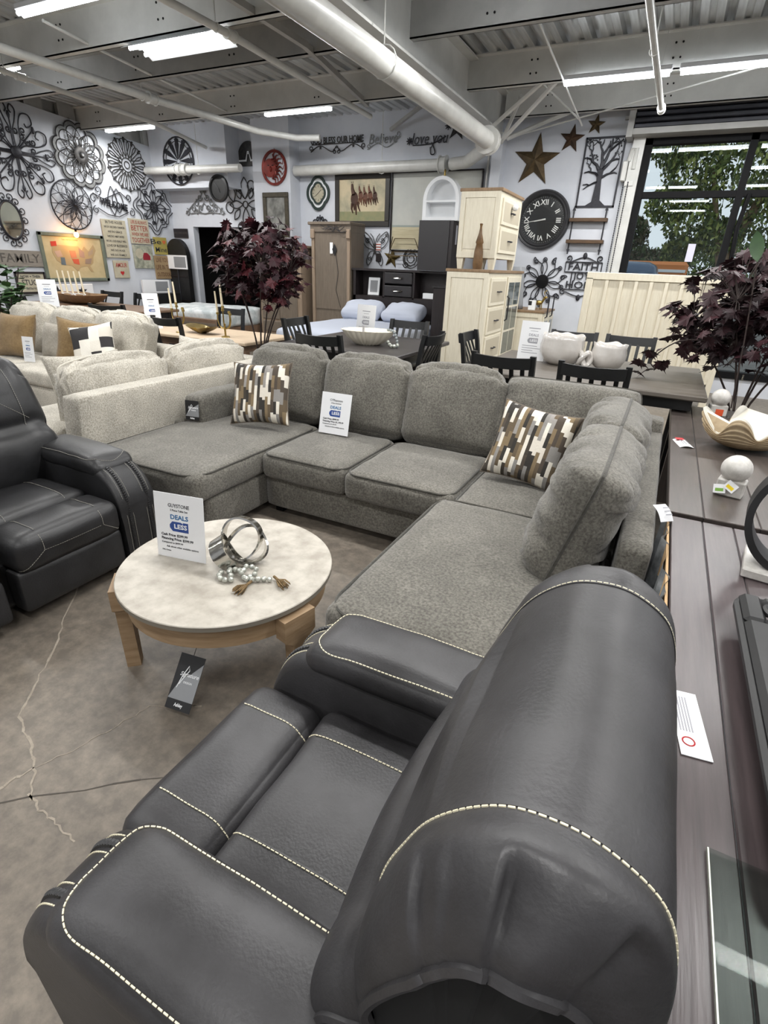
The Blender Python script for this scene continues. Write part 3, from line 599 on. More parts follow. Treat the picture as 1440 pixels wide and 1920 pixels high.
def band(R, w, th, mt, name='band'):
    rings = []
    for i in range(40):
        a = 2 * pi * i / 40; k = 1 + .06 * sin(3 * a); c, s = cos(a), sin(a)
        rings.append([mt @ V(((R * k + dr) * c, (R * k * 1.12 + dr) * s, dz + .012 * sin(2 * a))) for dr, dz in ((-th, -w), (th, -w), (th, w), (-th, w))])
    G().loft(rings, False, True).obj(name, m_silver, kn)
band(.082, .024, .004, M.Translation((.0, .045, .105)) @ M.Rotation(rad(72), 4, 'X') @ M.Rotation(rad(20), 4, 'Y'))
band(.078, .022, .004, M.Translation((.035, .03, .085)) @ M.Rotation(rad(68), 4, 'Y') @ M.Rotation(rad(35), 4, 'X'))
band(.074, .03, .004, M.Translation((-.02, -.035, .06)) @ M.Rotation(rad(-50), 4, 'X') @ M.Rotation(rad(38), 4, 'Y'))
m_bead = mat('clear_glass_bead', 'c6c8bf', .08, .35, col2='9b9e95', scale=20, coat=1); m_jute = mat('jute', '7d6644', .9, col2='5c492f', scale=60)
bd = T('bead_garland', 'clear glass bead garland with two jute tassels on the coffee table', 'garland', (-1.3, 1.40, .462))
path = spline([(-1.40, 1.36, .48), (-1.385, 1.33, .48), (-1.355, 1.325, .478), (-1.33, 1.345, .478), (-1.36, 1.365, .492), (-1.375, 1.39, .485), (-1.34, 1.40, .488), (-1.31, 1.385, .49), (-1.32, 1.42, .5), (-1.28, 1.435, .495), (-1.27, 1.405, .48), (-1.30, 1.375, .476), (-1.26, 1.385, .476), (-1.225, 1.41, .476), (-1.19, 1.425, .476)], 10)
bm_ = G().ball((0, 0, 0), .0125, 9, 6, (1, 1, .9)).mesh('bead', m_bead)
for p in resample(path, .0235): inst('bead', bm_, bd, V(p) - bd.location, (random.random() * 3, random.random() * 3, 0))
for q, d in (((-1.255, 1.345, .474), V((.0, -1, 0))), ((-1.17, 1.435, .476), V((.8, -.35, 0)))):
    g = G(); q = V(q); d = d.normalized(); n = V((-d.y, d.x, 0)); random.seed(3)
    g.tube([q - d * .03, q + d * .004], .006, 7)
    for i in range(26):
        s, z = random.uniform(-.024, .024), random.uniform(-.008, .012); g.tube([q + n * s * .25, q + d * .03 + n * s * .8 + V((0, 0, z)), q + d * random.uniform(.048, .066) + n * s + V((0, 0, z - .004))], .0022, 4)
    o = g.obj('tassel', m_jute, bd, world=True); o['kind'] = 'stuff'
# hang tags
m_tagdk = mat('black_card', '17171a', .5); m_taggrey = mat('grey_card', '8b8d90', .5)
def hangtag(loc, rot, label, w=.085, h=.17, cord=True):
    t = T('hang_tag', label, 'tag', loc, rot); G().bx(-w / 2, w / 2, -h, 0, -.001, .001).obj('card', m_tagdk, t, False)
    G().prism([(-w * .5, -h * .82), (w * .5, -h * .82), (w * .5, -.02 * h - .02), (w * .1, -h * .35), (-w * .2, -h * .45)], .001, .0016).obj('grey_panel', m_taggrey, t, False)
    g = G(); g.tube([(p[0] * w, p[1] * h, .002) for p in ((-.28, -.62), (-.18, -.4), (-.02, -.2), (.04, -.28), (-.1, -.42), (-.22, -.55))], .002, 4); g.obj('script_mark', m_paper, t)
    text('Signature', w * .2, m_paper, t, w * .08, -h * .36, .0022, shear=.3); text('DESIGN', w * .1, m_paper, t, w * .1, -h * .5, .0022); text('Ashley', w * .16, m_paper, t, 0, -h * .91, .0022, w=w * .34, bold=.0004)
    if cord: G().tube([(0, 0, 0), (0, .05, 0), (.004, .14, 0)], .0012, 4).obj('cord', m_black, t)
    return t
hangtag((-1.39, 1.155, .20), (rad(50), 0, rad(8)), 'black and grey hang tag dangling below the coffee table', .115, .215)
hangtag((-3.11, 2.918, .655), (rad(84), 0, rad(10)), 'grey hang tag on the low left arm of the sectional', .12, .15, False)
# ------------------------------------------------------------------ cream sectional
cs = T('sectional_sofa', 'cream tweed sectional sofa behind the black reclining sofa', 'sofa', (-4.6, 3.4, 0))
def cp(name, g, m=m_cream): return g.obj(name, m, cs, 2, world=True)
def rb(x0, x1, y0, y1, z0, z1, r=.03, puff=(0, 0, 0), n=8, wr=.004, seed=0): return G().soft(((x0 + x1) / 2, (y0 + y1) / 2, (z0 + z1) / 2), (x1 - x0, y1 - y0, z1 - z0), r, puff, n, wr=wr, seed=seed)
g = rb(-3.49, -3.31, 2.1, 4.45, .05, .79, .02); g.v = [(x, y - (.0 if y > 3 else (.79 - z) * .12 - .05), z) for x, y, z in g.v]; cp('back_panel', g)
cp('base', rb(-4.45, -3.4, 2.25, 4.5, .05, .33)); cp('base', rb(-7.6, -3.5, 3.4, 4.5, .05, .33)); cp('back_panel', rb(-7.6, -3.5, 4.42, 4.6, .05, .72))
for y0, y1 in ((2.2, 3.2), (3.2, 4.1)): 
    o = cp('seat_cushion', rb(-4.45, -3.72, y0, y1, .33, .50, .05, (0, 0, .02), 10))
for x0, x1 in ((-7.5, -6.5), (-6.5, -5.5), (-5.5, -4.45)): cp('seat_cushion', rb(x0, x1, 3.38, 4.25, .33, .50, .05, (0, 0, .02), 10))
def cback(c, d, tilt, yaw, seed, m=m_cream, wr=.028):
    mt = M.Rotation(yaw, 3, 'Z') @ M.Rotation(tilt, 3, 'X')
    def fn(p, q):
        rip = noise.noise(V((q[0] * 7 + seed * 3, q[1] * 2, q[2] * 2 + seed))); e = max(0, q[2]); amt = wr * (.2 + e ** 2 + abs(q[0]) ** 3)
        return (p.x, p.y + rip * amt * (-1 if q[1] < 0 else 1), p.z + rip * amt * .5 - .06 * e * abs(q[0]) ** 3)
    o = cp('back_cushion', G().soft(c, d, .09, (.0, .06, .03), 18, mt=mt, seed=seed, fn=fn)); 
    R3 = mt; w, h = d[0] / 2, d[2] / 2; pts = spline([V(c) + R3 @ V(p) for p in ((-w * .98, 0, -h * .6), (-w * .96, 0, h * .6), (-w * .8, 0, h * .98), (0, 0, h + .028), (w * .8, 0, h * .98), (w * .96, 0, h * .6))], 6); G().tube(pts, .007, 6).obj('welt', m_creamwelt, cs, world=True)
cback((-3.66, 2.72, .72), (.92, .2, .46), rad(-8), rad(90), 3); cback((-3.66, 3.66, .73), (.92, .2, .46), rad(-8), rad(90), 5)
for x, s in ((-7.1, 1), (-6.3, 2), (-5.5, 3)): cback((x, 4.28, .765), (.82, .26, .58), rad(-14), 0, s, wr=.035)
m_tan = fabric('tan_linen', '776142', '86704f'); m_greyp = fabric('grey_linen', '8d877c', 'a19b90')
m_chev = patmat('dark_leaf_print', ['e2ddd2', '2e2d2e', 'e8e4da', 'd8d2c6', '353334'], 9, 9)
pillow('throw_pillow', 'tan linen pillow cut by the left picture edge', (-6.75, 3.80, .75), .52, .5, .2, (rad(70), 0, rad(10)), m_tan, seed=3, pipe_m=m_tan)
pillow('throw_pillow', 'grey pillow behind the small sign on the cream sofa', (-6.25, 3.96, .71), .45, .42, .16, (rad(72), 0, rad(5)), m_greyp, seed=4, pipe_m=m_greyp)
pillow('throw_pillow', 'tan linen pillow leaning before the black and white one', (-5.75, 3.9, .74), .5, .5, .2, (rad(72), rad(8), rad(38)), m_tan, seed=5, pipe_m=m_tan)
pillow('throw_pillow', 'black and white leaf print pillow on the cream sofa', (-5.42, 3.82, .75), .48, .46, .16, (rad(68), rad(-10), rad(30)), m_chev, seed=6, pipe_m=m_creamwelt)
pillow('throw_pillow', 'cream tweed pillow standing at the near end of the cream sofa', (-3.86, 2.62, .71), .56, .52, .16, (rad(80), 0, rad(78)), m_cream, seed=7, pipe_m=m_creamwelt)
pillow('throw_pillow', 'cream tweed pillow in the corner beyond the long cream back', (-4.3, 4.2, .68), .56, .45, .16, (rad(74), 0, rad(4)), m_cream, seed=8, pipe_m=m_creamwelt)
sign((-6.3, 3.62, .52), 12, 8, 'small price sign among pillows on the cream sofa', w=.15, h=.27)
# ------------------------------------------------------------------ dark tables along the right
m_dwood = mat('charcoal_stained_wood', '423a3b', .3, col2='4f4546', scale=4, stretch=(14, 1, 1), bump=.05, bscale=8, detail=6)
m_dwood2 = mat('grey_stained_wood', '443e3a', .32, col2='504844', scale=4, stretch=(14, 1, 1), bump=.05, bscale=8, detail=6)
def planktop(name, label, x0, x1, y0, y1, z, m, pw, legs=True):
    t = T(name, label, 'table', ((x0 + x1) / 2, (y0 + y1) / 2, 0)); x = x0; i = 0
    for w in pw:
        if x >= x1: break
        e = min(x + w, x1); G().bx(x + .0012, e - .0012, y0, y1, z - .045, z, .003).obj('plank', m, t, False, world=True); x = e
    G().bx(x0 + .002, x1 - .002, y0 + .003, y1 - .003, z - .048, z - .004).obj('underboard', m_tagdk, t, False, world=True)
    G().bx(x0 + .05, x1 - .05, y0 + .05, y1 - .05, z - .14, z - .048).obj('apron', m, t, False, world=True)
    for lx in (x0 + .06, x1 - .15):
        for ly in (y0 + .06, y1 - .15): G().bx(lx, lx + .09, ly, ly + .09, 0, z - .048).obj('leg', m, t, False, world=True)
    return t
planktop('dining_table', 'grey brown plank table holding the clam shell bowl', .19, 1.25, 2.33, 4.62, .76, m_dwood2, [.135, .2, .2, .2, .2, .2, .2])
planktop('dining_table', 'charcoal plank table beside the near recliner', .205, 1.3, -1.6, 2.315, .748, m_dwood, [.115, .11, .19, .2, .2, .2, .2])
m_card = mat('cardboard', 'b99a72', .85); m_foil = mat('crumpled_plastic', 'a9adb0', .25, .2, col2='6f7376', scale=14, bump=.8, bscale=9)
g = G(); n = 14
for i in range(n):
    y0, y1 = 1.55 + .75 * i / n, 1.55 + .75 * (i + 1) / n; f = lambda y: .19 - .02 * sin(y * 40) * sin(y * 13)
    g.add([(f(y0) + .003, y0, .745), (f(y1) + .003, y1, .745), (f(y1) - .015, y1, .35), (f(y0) - .015, y0, .35)], [(0, 1, 2, 3)])
pk = T('packing_wrap', 'crumpled plastic wrap and cardboard hanging off the charcoal table edge', 'packaging', (.19, 1.9, .5)); g.obj('plastic_film', m_foil, pk, world=True); G().bx(.194, .202, 1.5, 2.3, .3, .74).obj('card_edge', m_card, pk, False, world=True)
def paper(loc, rot, label, w, h, red=False):
    t = T('paper_tag', label, 'tag', loc, rot); g = G(); n = 8
    for i in range(n):
        a, b = i / n, (i + 1) / n; z = lambda k: .02 * sin(k * 3.0) * h * 6; g.add([(-w / 2, h * a, z(a)), (w / 2, h * a, z(a)), (w / 2, h * b, z(b)), (-w / 2, h * b, z(b))], [(0, 1, 2, 3)])
    g.obj('sheet', m_paper, t)
    if red: G().bx(-w * .45, -w * .2, h * .1, h * .7, .015, .016).obj('red_strip', m_red, t, False); 
    for k in range(3): G().bx(-w * .1, w * .38, h * (.25 + .2 * k), h * (.31 + .2 * k), .017, .018).obj('print_line', m_print, t, False)
    return t
paper((.222, 3.44, .762), (0, 0, rad(-75)), 'curled white care tag on the edge of the plank table', .16, .075, True)
paper((.195, 4.5, .757), (rad(-20), 0, rad(60)), 'tiny white corner tag at the far end of the plank table', .05, .05)
paper((.19, 2.22, .755), (rad(35), 0, rad(40)), 'white torn paper corner at the joint of the two tables', .06, .08)
# clam shell bowl
m_clamo = mat('ribbed_shell_outside', '8f7a5c', .75, col2='b3a082', scale=9, bump=.1, bscale=50); m_clami = mat('white_shell_inside', 'cdc8ba', .45, col2='dbd6ca', scale=5)
cb = T('clam_shell_bowl', 'clam shell bowl with wavy white rim on the plank table', 'bowl', (.575, 3.55, .76), (0, 0, rad(20)))
def shell(sc, rib):
    rings = []; nA, nR = 120, 60
    for i in range(nR + 1):
        k = i / nR; ring = []
        for j in range(nA):
            a = 2 * pi * j / nA; lob = sin(5 * a + .6); R = (.20 + .035 * lob * k ** 2) * sin(k * pi / 2) ** .75 * (1 + .16 * cos(2 * a)); z = .01 + (.135 + .06 * lob * k ** 3) * k ** 2.0
            if rib: R += .0055 * sin(k * 75) * k; z += .003 * sin(k * 75)
            ring.append((max(R, .004) * sc * cos(a), max(R, .004) * sc * sin(a), z + (.008 if sc < 1 else 0)))
        rings.append(ring)
    return rings
r1, r2 = shell(1, True), shell(.955, False)
G().loft(r1, True).obj('outer_shell', m_clamo, cb, 2); G().loft(r2, True).obj('inner_shell', m_clami, cb, 2); G().loft([r1[-1], r2[-1]], False).obj('rim', m_clami, cb)
m_marb = mat('white_marble', 'b9b6b0', .4, col2='cfccc7', scale=22, detail=8, ramp=(.4, .6)); m_ytag = mat('yellow_label', 'f0d321', .6); m_gtag = mat('green_print', '7fae4d', .6); m_otag = mat('orange_label', 'd8532a', .6)
def bookend(loc, rz, label, tags=True):
    t = T('sphere_bookend', label, 'bookend', loc, (0, 0, rad(rz))); G().bx(-.055, .055, -.04, .04, 0, .078, .006).obj('marble_base', m_marb, t, False); G().ball((0, 0, .125), .062, 24, 16, (1, 1, .98)).obj('marble_ball', m_marb, t)
    if tags:
        for x, m2, r in ((-.035, m_gtag, -12), (.005, m_ytag, 30)):
            s = G().bx(-.024, .024, -.02, .02, -.0005, .0005).obj('price_label', m_paper, t, False, (x, -.052, .035 + (.02 if r > 0 else 0)), (rad(70), 0, rad(4))); s.rotation_euler = (rad(72), rad(r), 0)
            G().bx(-.016, .016, -.012, .002, .0005, .001).obj('label_print', m2, s, False)
    return t
bookend((.435, 2.68, .76), -14, 'white marble ball bookend with yellow price label'); t = bookend((.48, 4.4, .76), 10, 'white marble ball bookend behind the clam shell', False)
G().bx(-.02, .03, -.0415, -.0405, .005, .05).obj('orange_label', m_otag, t, False)
g = G().bx(-.003, .003, -.01, .01, 0, .3); t = T('acrylic_stand', 'clear upright acrylic stand behind the clam shell bowl', 'stand', (.565, 4.36, .76)); g.obj('blade', m_acry, t, False); G().bx(-.05, .05, -.04, .04, 0, .005).obj('foot', m_acry, t, False)
# ring sculpture, tray, glass sheet
m_blk = mat('satin_black', '19191a', .48, col2='202021', scale=10)
t = T('ring_sculpture', 'matte black ring sculpture on white marble base', 'sculpture', (.55, 1.98, .749), (0, 0, rad(-8)))
G().bx(-.12, .14, -.11, .11, 0, .032, .004).obj('marble_base', m_marb, t, False)
rings = []
for i in range(56):
    a = 2 * pi * i / 56; c, s = cos(a), sin(a); w = .05; R = .165
    rings.append([((R + dr) * c * .9 - .0, dy + .03 * sin(a * 1.0), .205 + (R + dr) * s * 1.02) for dr, dy in ((-.012, -w), (.012, -w), (.012, w), (-.012, w))])
G().loft(rings, False, True).obj('ring', m_blk, t)
m_brass = mat('brass', 'c4a468', .28, 1.0)
t = T('lap_tray', 'flat black padded tray with cut out handle and brass bar', 'tray', (.62, 1.16, .749)); g = G()
for x0, x1, y0, y1 in ((-.255, .255, -.42, .30), (-.255, -.2, .295, .44), (-.07, .255, .295, .44), (-.205, -.065, .295, .335), (-.205, -.065, .40, .44)): g.bx(x0, x1, y0, y1, .045, .095, .012)
g.obj('padded_top', m_blk, t, False); G().tube([(x, y, .07) for x, y, z in rect_loop(-.258, .258, -.423, .443, 0, .05)], .012, 6, True).obj('edge_piping', m_blk, t); G().tube([(x, y, .09) for x, y, z in rect_loop(-.2, -.07, .335, .40, 0, .03)], .008, 6, True).obj('handle_rim', m_blk, t)
G().bx(-.2, .2, -.36, .36, 0, .046, .01).obj('cushion_base', m_tagdk, t, False); G().tube([(-.215, -.35, .097), (-.205, -.33, .105), (-.195, .06, .105), (-.2, .08, .097)], .008, 8).obj('brass_bar', m_brass, t)
t = T('glass_sheet', 'thin clear glass sheet lying on the charcoal table', 'glass', (.5, .42, .749)); g = G().bx(-.228, .3, -.36, .36, .0, .008); g.obj('pane', glassmat('sheet_glass', 'e9eeec', .0), t, False)
mg = mat('glass_edge', 'e6ebda', .3); G().bx(-.2305, -.228, -.36, .36, 0, .008).obj('polished_edge', mg, t, False)
# ------------------------------------------------------------------ counter height dining sets
m_bchair = mat('black_painted_wood', '131415', .42, col2='191a1c', scale=8)
m_ttop = mat('dark_table_top', '3d3a3a', .32, col2='474342', scale=3, stretch=(1, 10, 1), detail=6); m_ttop2 = mat('grey_brown_table_top', '66605a', .38, col2='575149', scale=3, stretch=(1, 10, 1), detail=6)
def mkchair(label, loc, rz, seatz=.62, top=1.06, w=.5, slats=5, m=m_bchair, group=None):
    t = T('dining_chair', label, 'chair', loc, (0, 0, rad(rz)), group); d = .42; h = w / 2
    G().soft((0, d / 2 + .02, seatz), (w - .02, d, .05), .02, (0, 0, .006), 6).obj('seat', m, t, 2)
    for s in (-1, 1):
        G().bx(s * h - s * .04, s * h, d - .03, d + .01, 0, seatz - .02, .004).obj('leg', m, t, False)
        rings = [[(s * h - s * .042, y, z), (s * h, y, z), (s * h, y + .04, z), (s * h - s * .042, y + .04, z)] for y, z in ((-.03, 0), (.03, seatz - .1), (.035, seatz + .05), (-.01, top - .1), (-.035, top + .012))]
        G().loft(rings).obj('leg', m, t, False)
        G().bx(s * h - s * .03, s * h - s * .008, .03, d, .22, .25).obj('stretcher', m, t, False)
    G().bx(-h, h, d - .02, d, .28, .315).obj('stretcher', m, t, False); G().bx(-h + .02, h - .02, .03, .05, seatz + .13, seatz + .165).obj('lower_rail', m, t, False)
    rr = []
    for i in range(11):
        x = -h + .03 + (w - .06) * i / 10; b = -.03 * (1 - (2 * i / 10 - 1) ** 2); zz = .008 * (1 - (2 * i / 10 - 1) ** 2)
        rr.append([(x, -.04 + b, top - zz - .085), (x, -.012 + b, top - zz - .085), (x, -.03 + b, top - zz), (x, -.055 + b, top - zz)])
    G().loft(rr).obj('top_rail', m, t)
    for i in range(slats):
        x = -h + .085 + (w - .17) * i / max(1, slats - 1); b = -.03 * (1 - (2 * x / w) ** 2); g = G(); g.loft([[(x - .016, y, z), (x + .016, y, z), (x + .016, y + .012, z), (x - .016, y + .012, z)] for y, z in ((.034, seatz + .15), (.02 + b * .3, seatz + .22), (-.03 + b, top - .07))]); g.obj('slat', m, t, False)
    return t
ch0 = mkchair('black slat back chair before the square table, back to the grey sofa', (-2.78, 4.2, 0), 0)
def chair(label, x, y, rz): return copytree(ch0, (x, y, 0), (0, 0, rad(rz)), label)
chair('black slat back chair on the far side of the square table by the bed', -2.70, 6.02, 180); chair('black slat back chair at the left side of the square table by the maple', -3.82, 5.3, -90); chair('black slat back chair right of the square table, back to back with another', -1.98, 4.99, 90); chair('black slat back chair at the left end of the grey brown table, facing right', -1.74, 5.42, -90)
chair('black slat back chair before the grey brown table next to the price sign', -1.04, 4.12, 0); chair('black slat back chair before the grey brown table in front of the white pots', -.37, 4.10, 0)
chair('black slat back chair across the grey brown table behind the big pot', -.85, 6.36, 180); chair('black slat back chair across the grey brown table nearest the red maple', -.27, 6.34, 180)
def dtable(label, x0, x1, y0, y1, z, m, mb=m_bchair, ins=.07):
    t = T('dining_table', label, 'table', ((x0 + x1) / 2, (y0 + y1) / 2, 0)); G().bx(x0, x1, y0, y1, z - .04, z, .008).obj('table_top', m, t, False, world=True); G().bx(x0 + .08, x1 - .08, y0 + .08, y1 - .08, z - .125, z - .04).obj('apron', mb, t, False, world=True)
    for lx in (x0 + .07, x1 - .16):
        for ly in (y0 + ins, y1 - .16): G().bx(lx, lx + .09, ly, ly + .09, 0, z - .04, .006).obj('leg', mb, t, False, world=True)
    return t
dtable('square black counter table with the fluted bowl', -3.48, -2.1, 4.45, 5.82, .9, m_ttop); dtable('grey brown counter table carrying two white pots', -1.36, .39, 4.25, 5.66, .9, m_ttop2, ins=.45)
m_cer = mat('glazed_white_ceramic', 'cfcbc6', .16, col2='bdb8b2', scale=6, coat=.6); m_cream2 = mat('cream_ceramic', 'e9e2d0', .4)
def pot(loc, R, H, label, seed, oval=1.0):
    t = T('ceramic_pot', label, 'pot', loc); 
    def fn(a, r, z):
        k = z / H; n = noise.noise(V((cos(a) * 1.6 + seed, sin(a) * 1.6, k * 3))); return (r * (1 + .07 * n), z + (.02 * noise.noise(V((cos(a) * 2.5, sin(a) * 2.5, seed))) if k > .85 else 0))
    G().lathe([(.01, 0), (R * .55, 0), (R * .8, H * .12), (R * .98, H * .4), (R, H * .62), (R * .93, H * .85), (R * .96, H), (R * .92, H * 1.0), (R * .86, H * .85), (R * .9, H * .5), (R * .5, H * .1), (.01, H * .08)], n=48, fn=fn).obj('vessel', m_cer, t, 2); return t
pot((-.76, 5.06, .9), .19, .25, 'larger crumpled white ceramic pot on the grey brown table', 1); pot((-.36, 5.06, .9), .145, .21, 'smaller crumpled white ceramic pot on the grey brown table', 5)
t = T('ceramic_knot', 'white ceramic knot between the two crumpled pots', 'ornament', (-.545, 4.98, .9)); G().tube([( .04 * cos(2 * a) * (1 + .3 * cos(3 * a)), .035 * sin(2 * a) * (1 + .3 * cos(3 * a)), .075 + .05 * sin(3 * a)) for a in [2 * pi * i / 48 for i in range(48)]], .022, 8, True).obj('knot', m_cer, t)
t = T('fluted_bowl', 'cream fluted oval bowl on the square black table', 'bowl', (-2.69, 4.98, .9), (0, 0, rad(10)))
def fl2(a, r, z): return (r * (1 + .05 * abs(sin(11 * a))) * (1 + .18 * cos(2 * a)), z)
G().lathe([(.01, .005), (.10, 0), (.13, .02), (.19, .08), (.235, .145), (.228, .145), (.18, .08), (.12, .028), (.01, .02)], n=132, fn=fl2).obj('bowl', m_cream2, t); G().bx(-.012, .012, -.002, .002, .05, .18).obj('price_stick', m_print, t, False, (-.06, .02, 0))
m_gbead = mat('grey_bead', '6c7273', .5, col2='8e9494', scale=30)
t = T('bead_garland', 'dark bead garland draped over the fluted bowl edge', 'garland', (-2.42, 5.0, .9)); bm2 = G().ball((0, 0, 0), .016, 8, 6).mesh('bead', m_gbead); bm3 = G().ball((0, 0, 0), .02, 8, 6).mesh('bead', m_bead)
for p in resample(spline([(-.05, 0, .16), (.02, -.02, .15), (.06, -.04, .1), (.08, -.05, .04), (.09, -.08, .016)], 8), .03): inst('bead', bm2, t, p)
for p in resample(spline([(-.02, -.06, .05), (.02, -.08, .02), (.06, -.10, .02), (.1, -.06, .03)], 6), .036): inst('bead', bm3, t, p)
sign((-2.90, 5.28, .9), -12, 6, 'price sign on the square table at the foot of the bed', w=.26, h=.36, faint=True); sign((-1.04, 5.1, .9), -4, 6, 'price sign on the grey brown table left of the pots', w=.25, h=.34, faint=True)
# ------------------------------------------------------------------ furniture at the back
m_taupe = mat('taupe_painted_wood', '6a6054', .5, col2='766a5d', scale=5, stretch=(8, 8, 1)); m_taupe2 = mat('warm_taupe_wood', '8a7866', .55, col2='968471', scale=5, stretch=(8, 8, 1))
m_esp = mat('espresso_wood', '211c1d', .4, col2='2a2324', scale=5, stretch=(10, 10, 1)); m_espd = mat('espresso_drawer', '2b292b', .4)
m_ivory = mat('ivory_painted_wood', 'ddd6c3', .5, col2='d4ccb8', scale=6, stretch=(8, 8, 1)); m_ivoryd = mat('ivory_groove', 'b7ae9a', .6); m_nat = mat('brown_oak_top', '8d7459', .5, col2='7b644b', scale=4, stretch=(8, 1, 1))
m_sheet = mat('blue_grey_bedding', 'b9bfcd', .85, bump=.2, bscale=8); m_wsheet = mat('white_marbled_bedding', 'dfe3e4', .8, col2='b7c0c2', scale=6, ramp=(.4, .6), bump=.2, bscale=9)
m_gold = mat('antique_gold', 'b29a5c', .35, .9, col2='8d7843', scale=12); m_wax = mat('cream_wax', 'e8dcc0', .5); m_lwood = mat('pale_ash_wood', 'c9b59c', .55, col2='bba58a', scale=4, stretch=(1, 8, 1)); m_bwood = mat('brown_wood', '6d5645', .5, col2='7b6350', scale=4, stretch=(1, 8, 1))
m_pane = mat('dim_cabinet_glass', '57605e', .1, .2)
def W_(t, name, m, x0, x1, y0, y1, z0, z1, b=0): return G().bx(x0, x1, y0, y1, z0, z1, b).obj(name, m, t, False, world=True)
# bed with hutch headboard
t = T('bed', 'bed with blue grey bedding in front of the dark bookcase headboard', 'bed', (-4.35, 7.9, 0)); W_(t, 'rail', m_esp, -5.28, -3.42, 6.8, 9.0, .1, .42)
G().soft((-4.35, 7.85, .58), (1.88, 2.2, .34), .1, (0, 0, .03), 14, wr=.02).obj('bedding', m_sheet, t, 2, world=True)
for x, y, z in ((-5.22, 6.85, 0), (-3.5, 6.85, 0), (-5.22, 8.9, 0), (-3.5, 8.9, 0)): W_(t, 'leg', m_esp, x - .04, x + .04, y - .04, y + .04, 0, .12)
hb = T('bookcase_headboard', 'dark espresso bookcase headboard with two small drawers', 'headboard', (-4.35, 9.25, 0))
W_(hb, 'back_panel', m_esp, -5.25, -3.38, 9.38, 9.42, .1, 1.56); W_(hb, 'top', m_esp, -5.27, -3.36, 9.08, 9.44, 1.555, 1.59); W_(hb, 'side', m_esp, -5.25, -5.2, 9.1, 9.4, 0, 1.56); W_(hb, 'side', m_esp, -3.43, -3.38, 9.1, 9.4, 0, 1.56); W_(hb, 'shelf', m_esp, -5.25, -3.38, 9.1, 9.4, 1.1, 1.14); W_(hb, 'lower_panel', m_esp, -5.25, -3.38, 9.1, 9.12, .4, 1.1)
for x in (-4.62, -4.04): W_(hb, 'divider', m_esp, x - .02, x + .02, 9.1, 9.4, 1.12, 1.56)
for z in (1.15, 1.36):
    d = W_(hb, 'drawer', m_espd, -4.6, -4.06, 9.07, 9.1, z, z + .18, .01); G().tube([(-4.42, 9.06, z + .1), (-4.4, 9.04, z + .09), (-4.26, 9.04, z + .09), (-4.24, 9.06, z + .1)], .012, 6).obj('handle', m_silver, d, world=True)
t = T('photo_frame', 'small white photo frame in the left headboard cubby', 'frame', (-4.9, 9.24, 1.146), (rad(-10), 0, rad(8))); G().bx(-.11, .11, -.01, .01, 0, .3, .004).obj('frame', m_white, t, False); G().bx(-.07, .07, -.013, -.01, .05, .25).obj('picture', m_taggrey, t, False)
t = T('small_box', 'small white box in the right headboard cubby', 'box', (-3.75, 9.22, 1.143)); G().bx(-.13, .13, -.06, .06, 0, .09, .004).obj('carton', m_white, t, False); G().bx(.2, .22, -.03, -.02, 0, .18).obj('card', m_lwood, t, False)
for i, (x, rz) in enumerate(((-4.82, 3), (-4.02, -4))):
    t = T('bed_pillow', ('left' if i == 0 else 'right') + ' blue grey pillow against the bookcase headboard', 'pillow', (x, 8.72, .91), (rad(24), 0, rad(rz))); G().soft((0, 0, 0), (.74, .46, .2), .1, (0, 0, .05), 12, wr=.02, seed=i).obj('pillow', m_sheet, t, 2)
t = T('dark_cabinet', 'tall espresso cabinet side between the bed and the ivory cabinets', 'cabinet', (-3.05, 8.6, 0)); W_(t, 'carcass', m_esp, -3.36, -2.75, 8.35, 8.95, 0, 1.36, .005); W_(t, 'top', m_espd, -3.38, -2.73, 8.33, 8.97, 1.36, 1.385); W_(t, 'plinth', m_esp, -3.34, -2.77, 8.37, 8.93, 0, .06)
t = T('dark_cabinet', 'espresso cabinet standing on the headboard below the white arch shelf', 'cabinet', (-3.65, 9.2, 1.595)); W_(t, 'carcass', m_espd, -3.95, -3.42, 9.0, 9.4, 1.595, 2.34, .004); W_(t, 'side_panel', m_esp, -3.42, -3.36, 9.02, 9.4, 1.595, 2.34); W_(t, 'label', m_print, -3.358, -3.355, 9.15, 9.22, 2.0, 2.28)
# white arch shelf
t = T('arch_shelf', 'white arched display shelf on top of the dark cabinet', 'shelf', (-3.62, 9.15, 2.34))
def archp(w, h, n=18): return [(-w, 0)] + [(-w * cos(pi * i / n), h - w * 1.1 + w * 1.1 * sin(pi * i / n)) for i in range(n + 1)] + [(w, 0)]
o_, i_ = archp(.31, .62), archp(.25, .57); i_ = [(x, max(z, .05)) for x, z in i_]
G().loft([[(x, -.1, z) for x, z in o_], [(x, .1, z) for x, z in o_], [(x, .1, z) for x, z in i_], [(x, -.1, z) for x, z in i_]], False, True).obj('arch_frame', m_white, t); G().add([(x, .09, z) for x, z in i_], [tuple(range(len(i_)))]).obj('back_board', m_white, t, False); G().bx(-.25, .25, -.1, .09, .26, .285).obj('shelf_board', m_white, t, False)
G().lathe([(.012, 0), (.02, .02), (.012, .05), (.02, .08), (.005, .1)], (0, 0, .62), 8).obj('finial', m_gold, t)
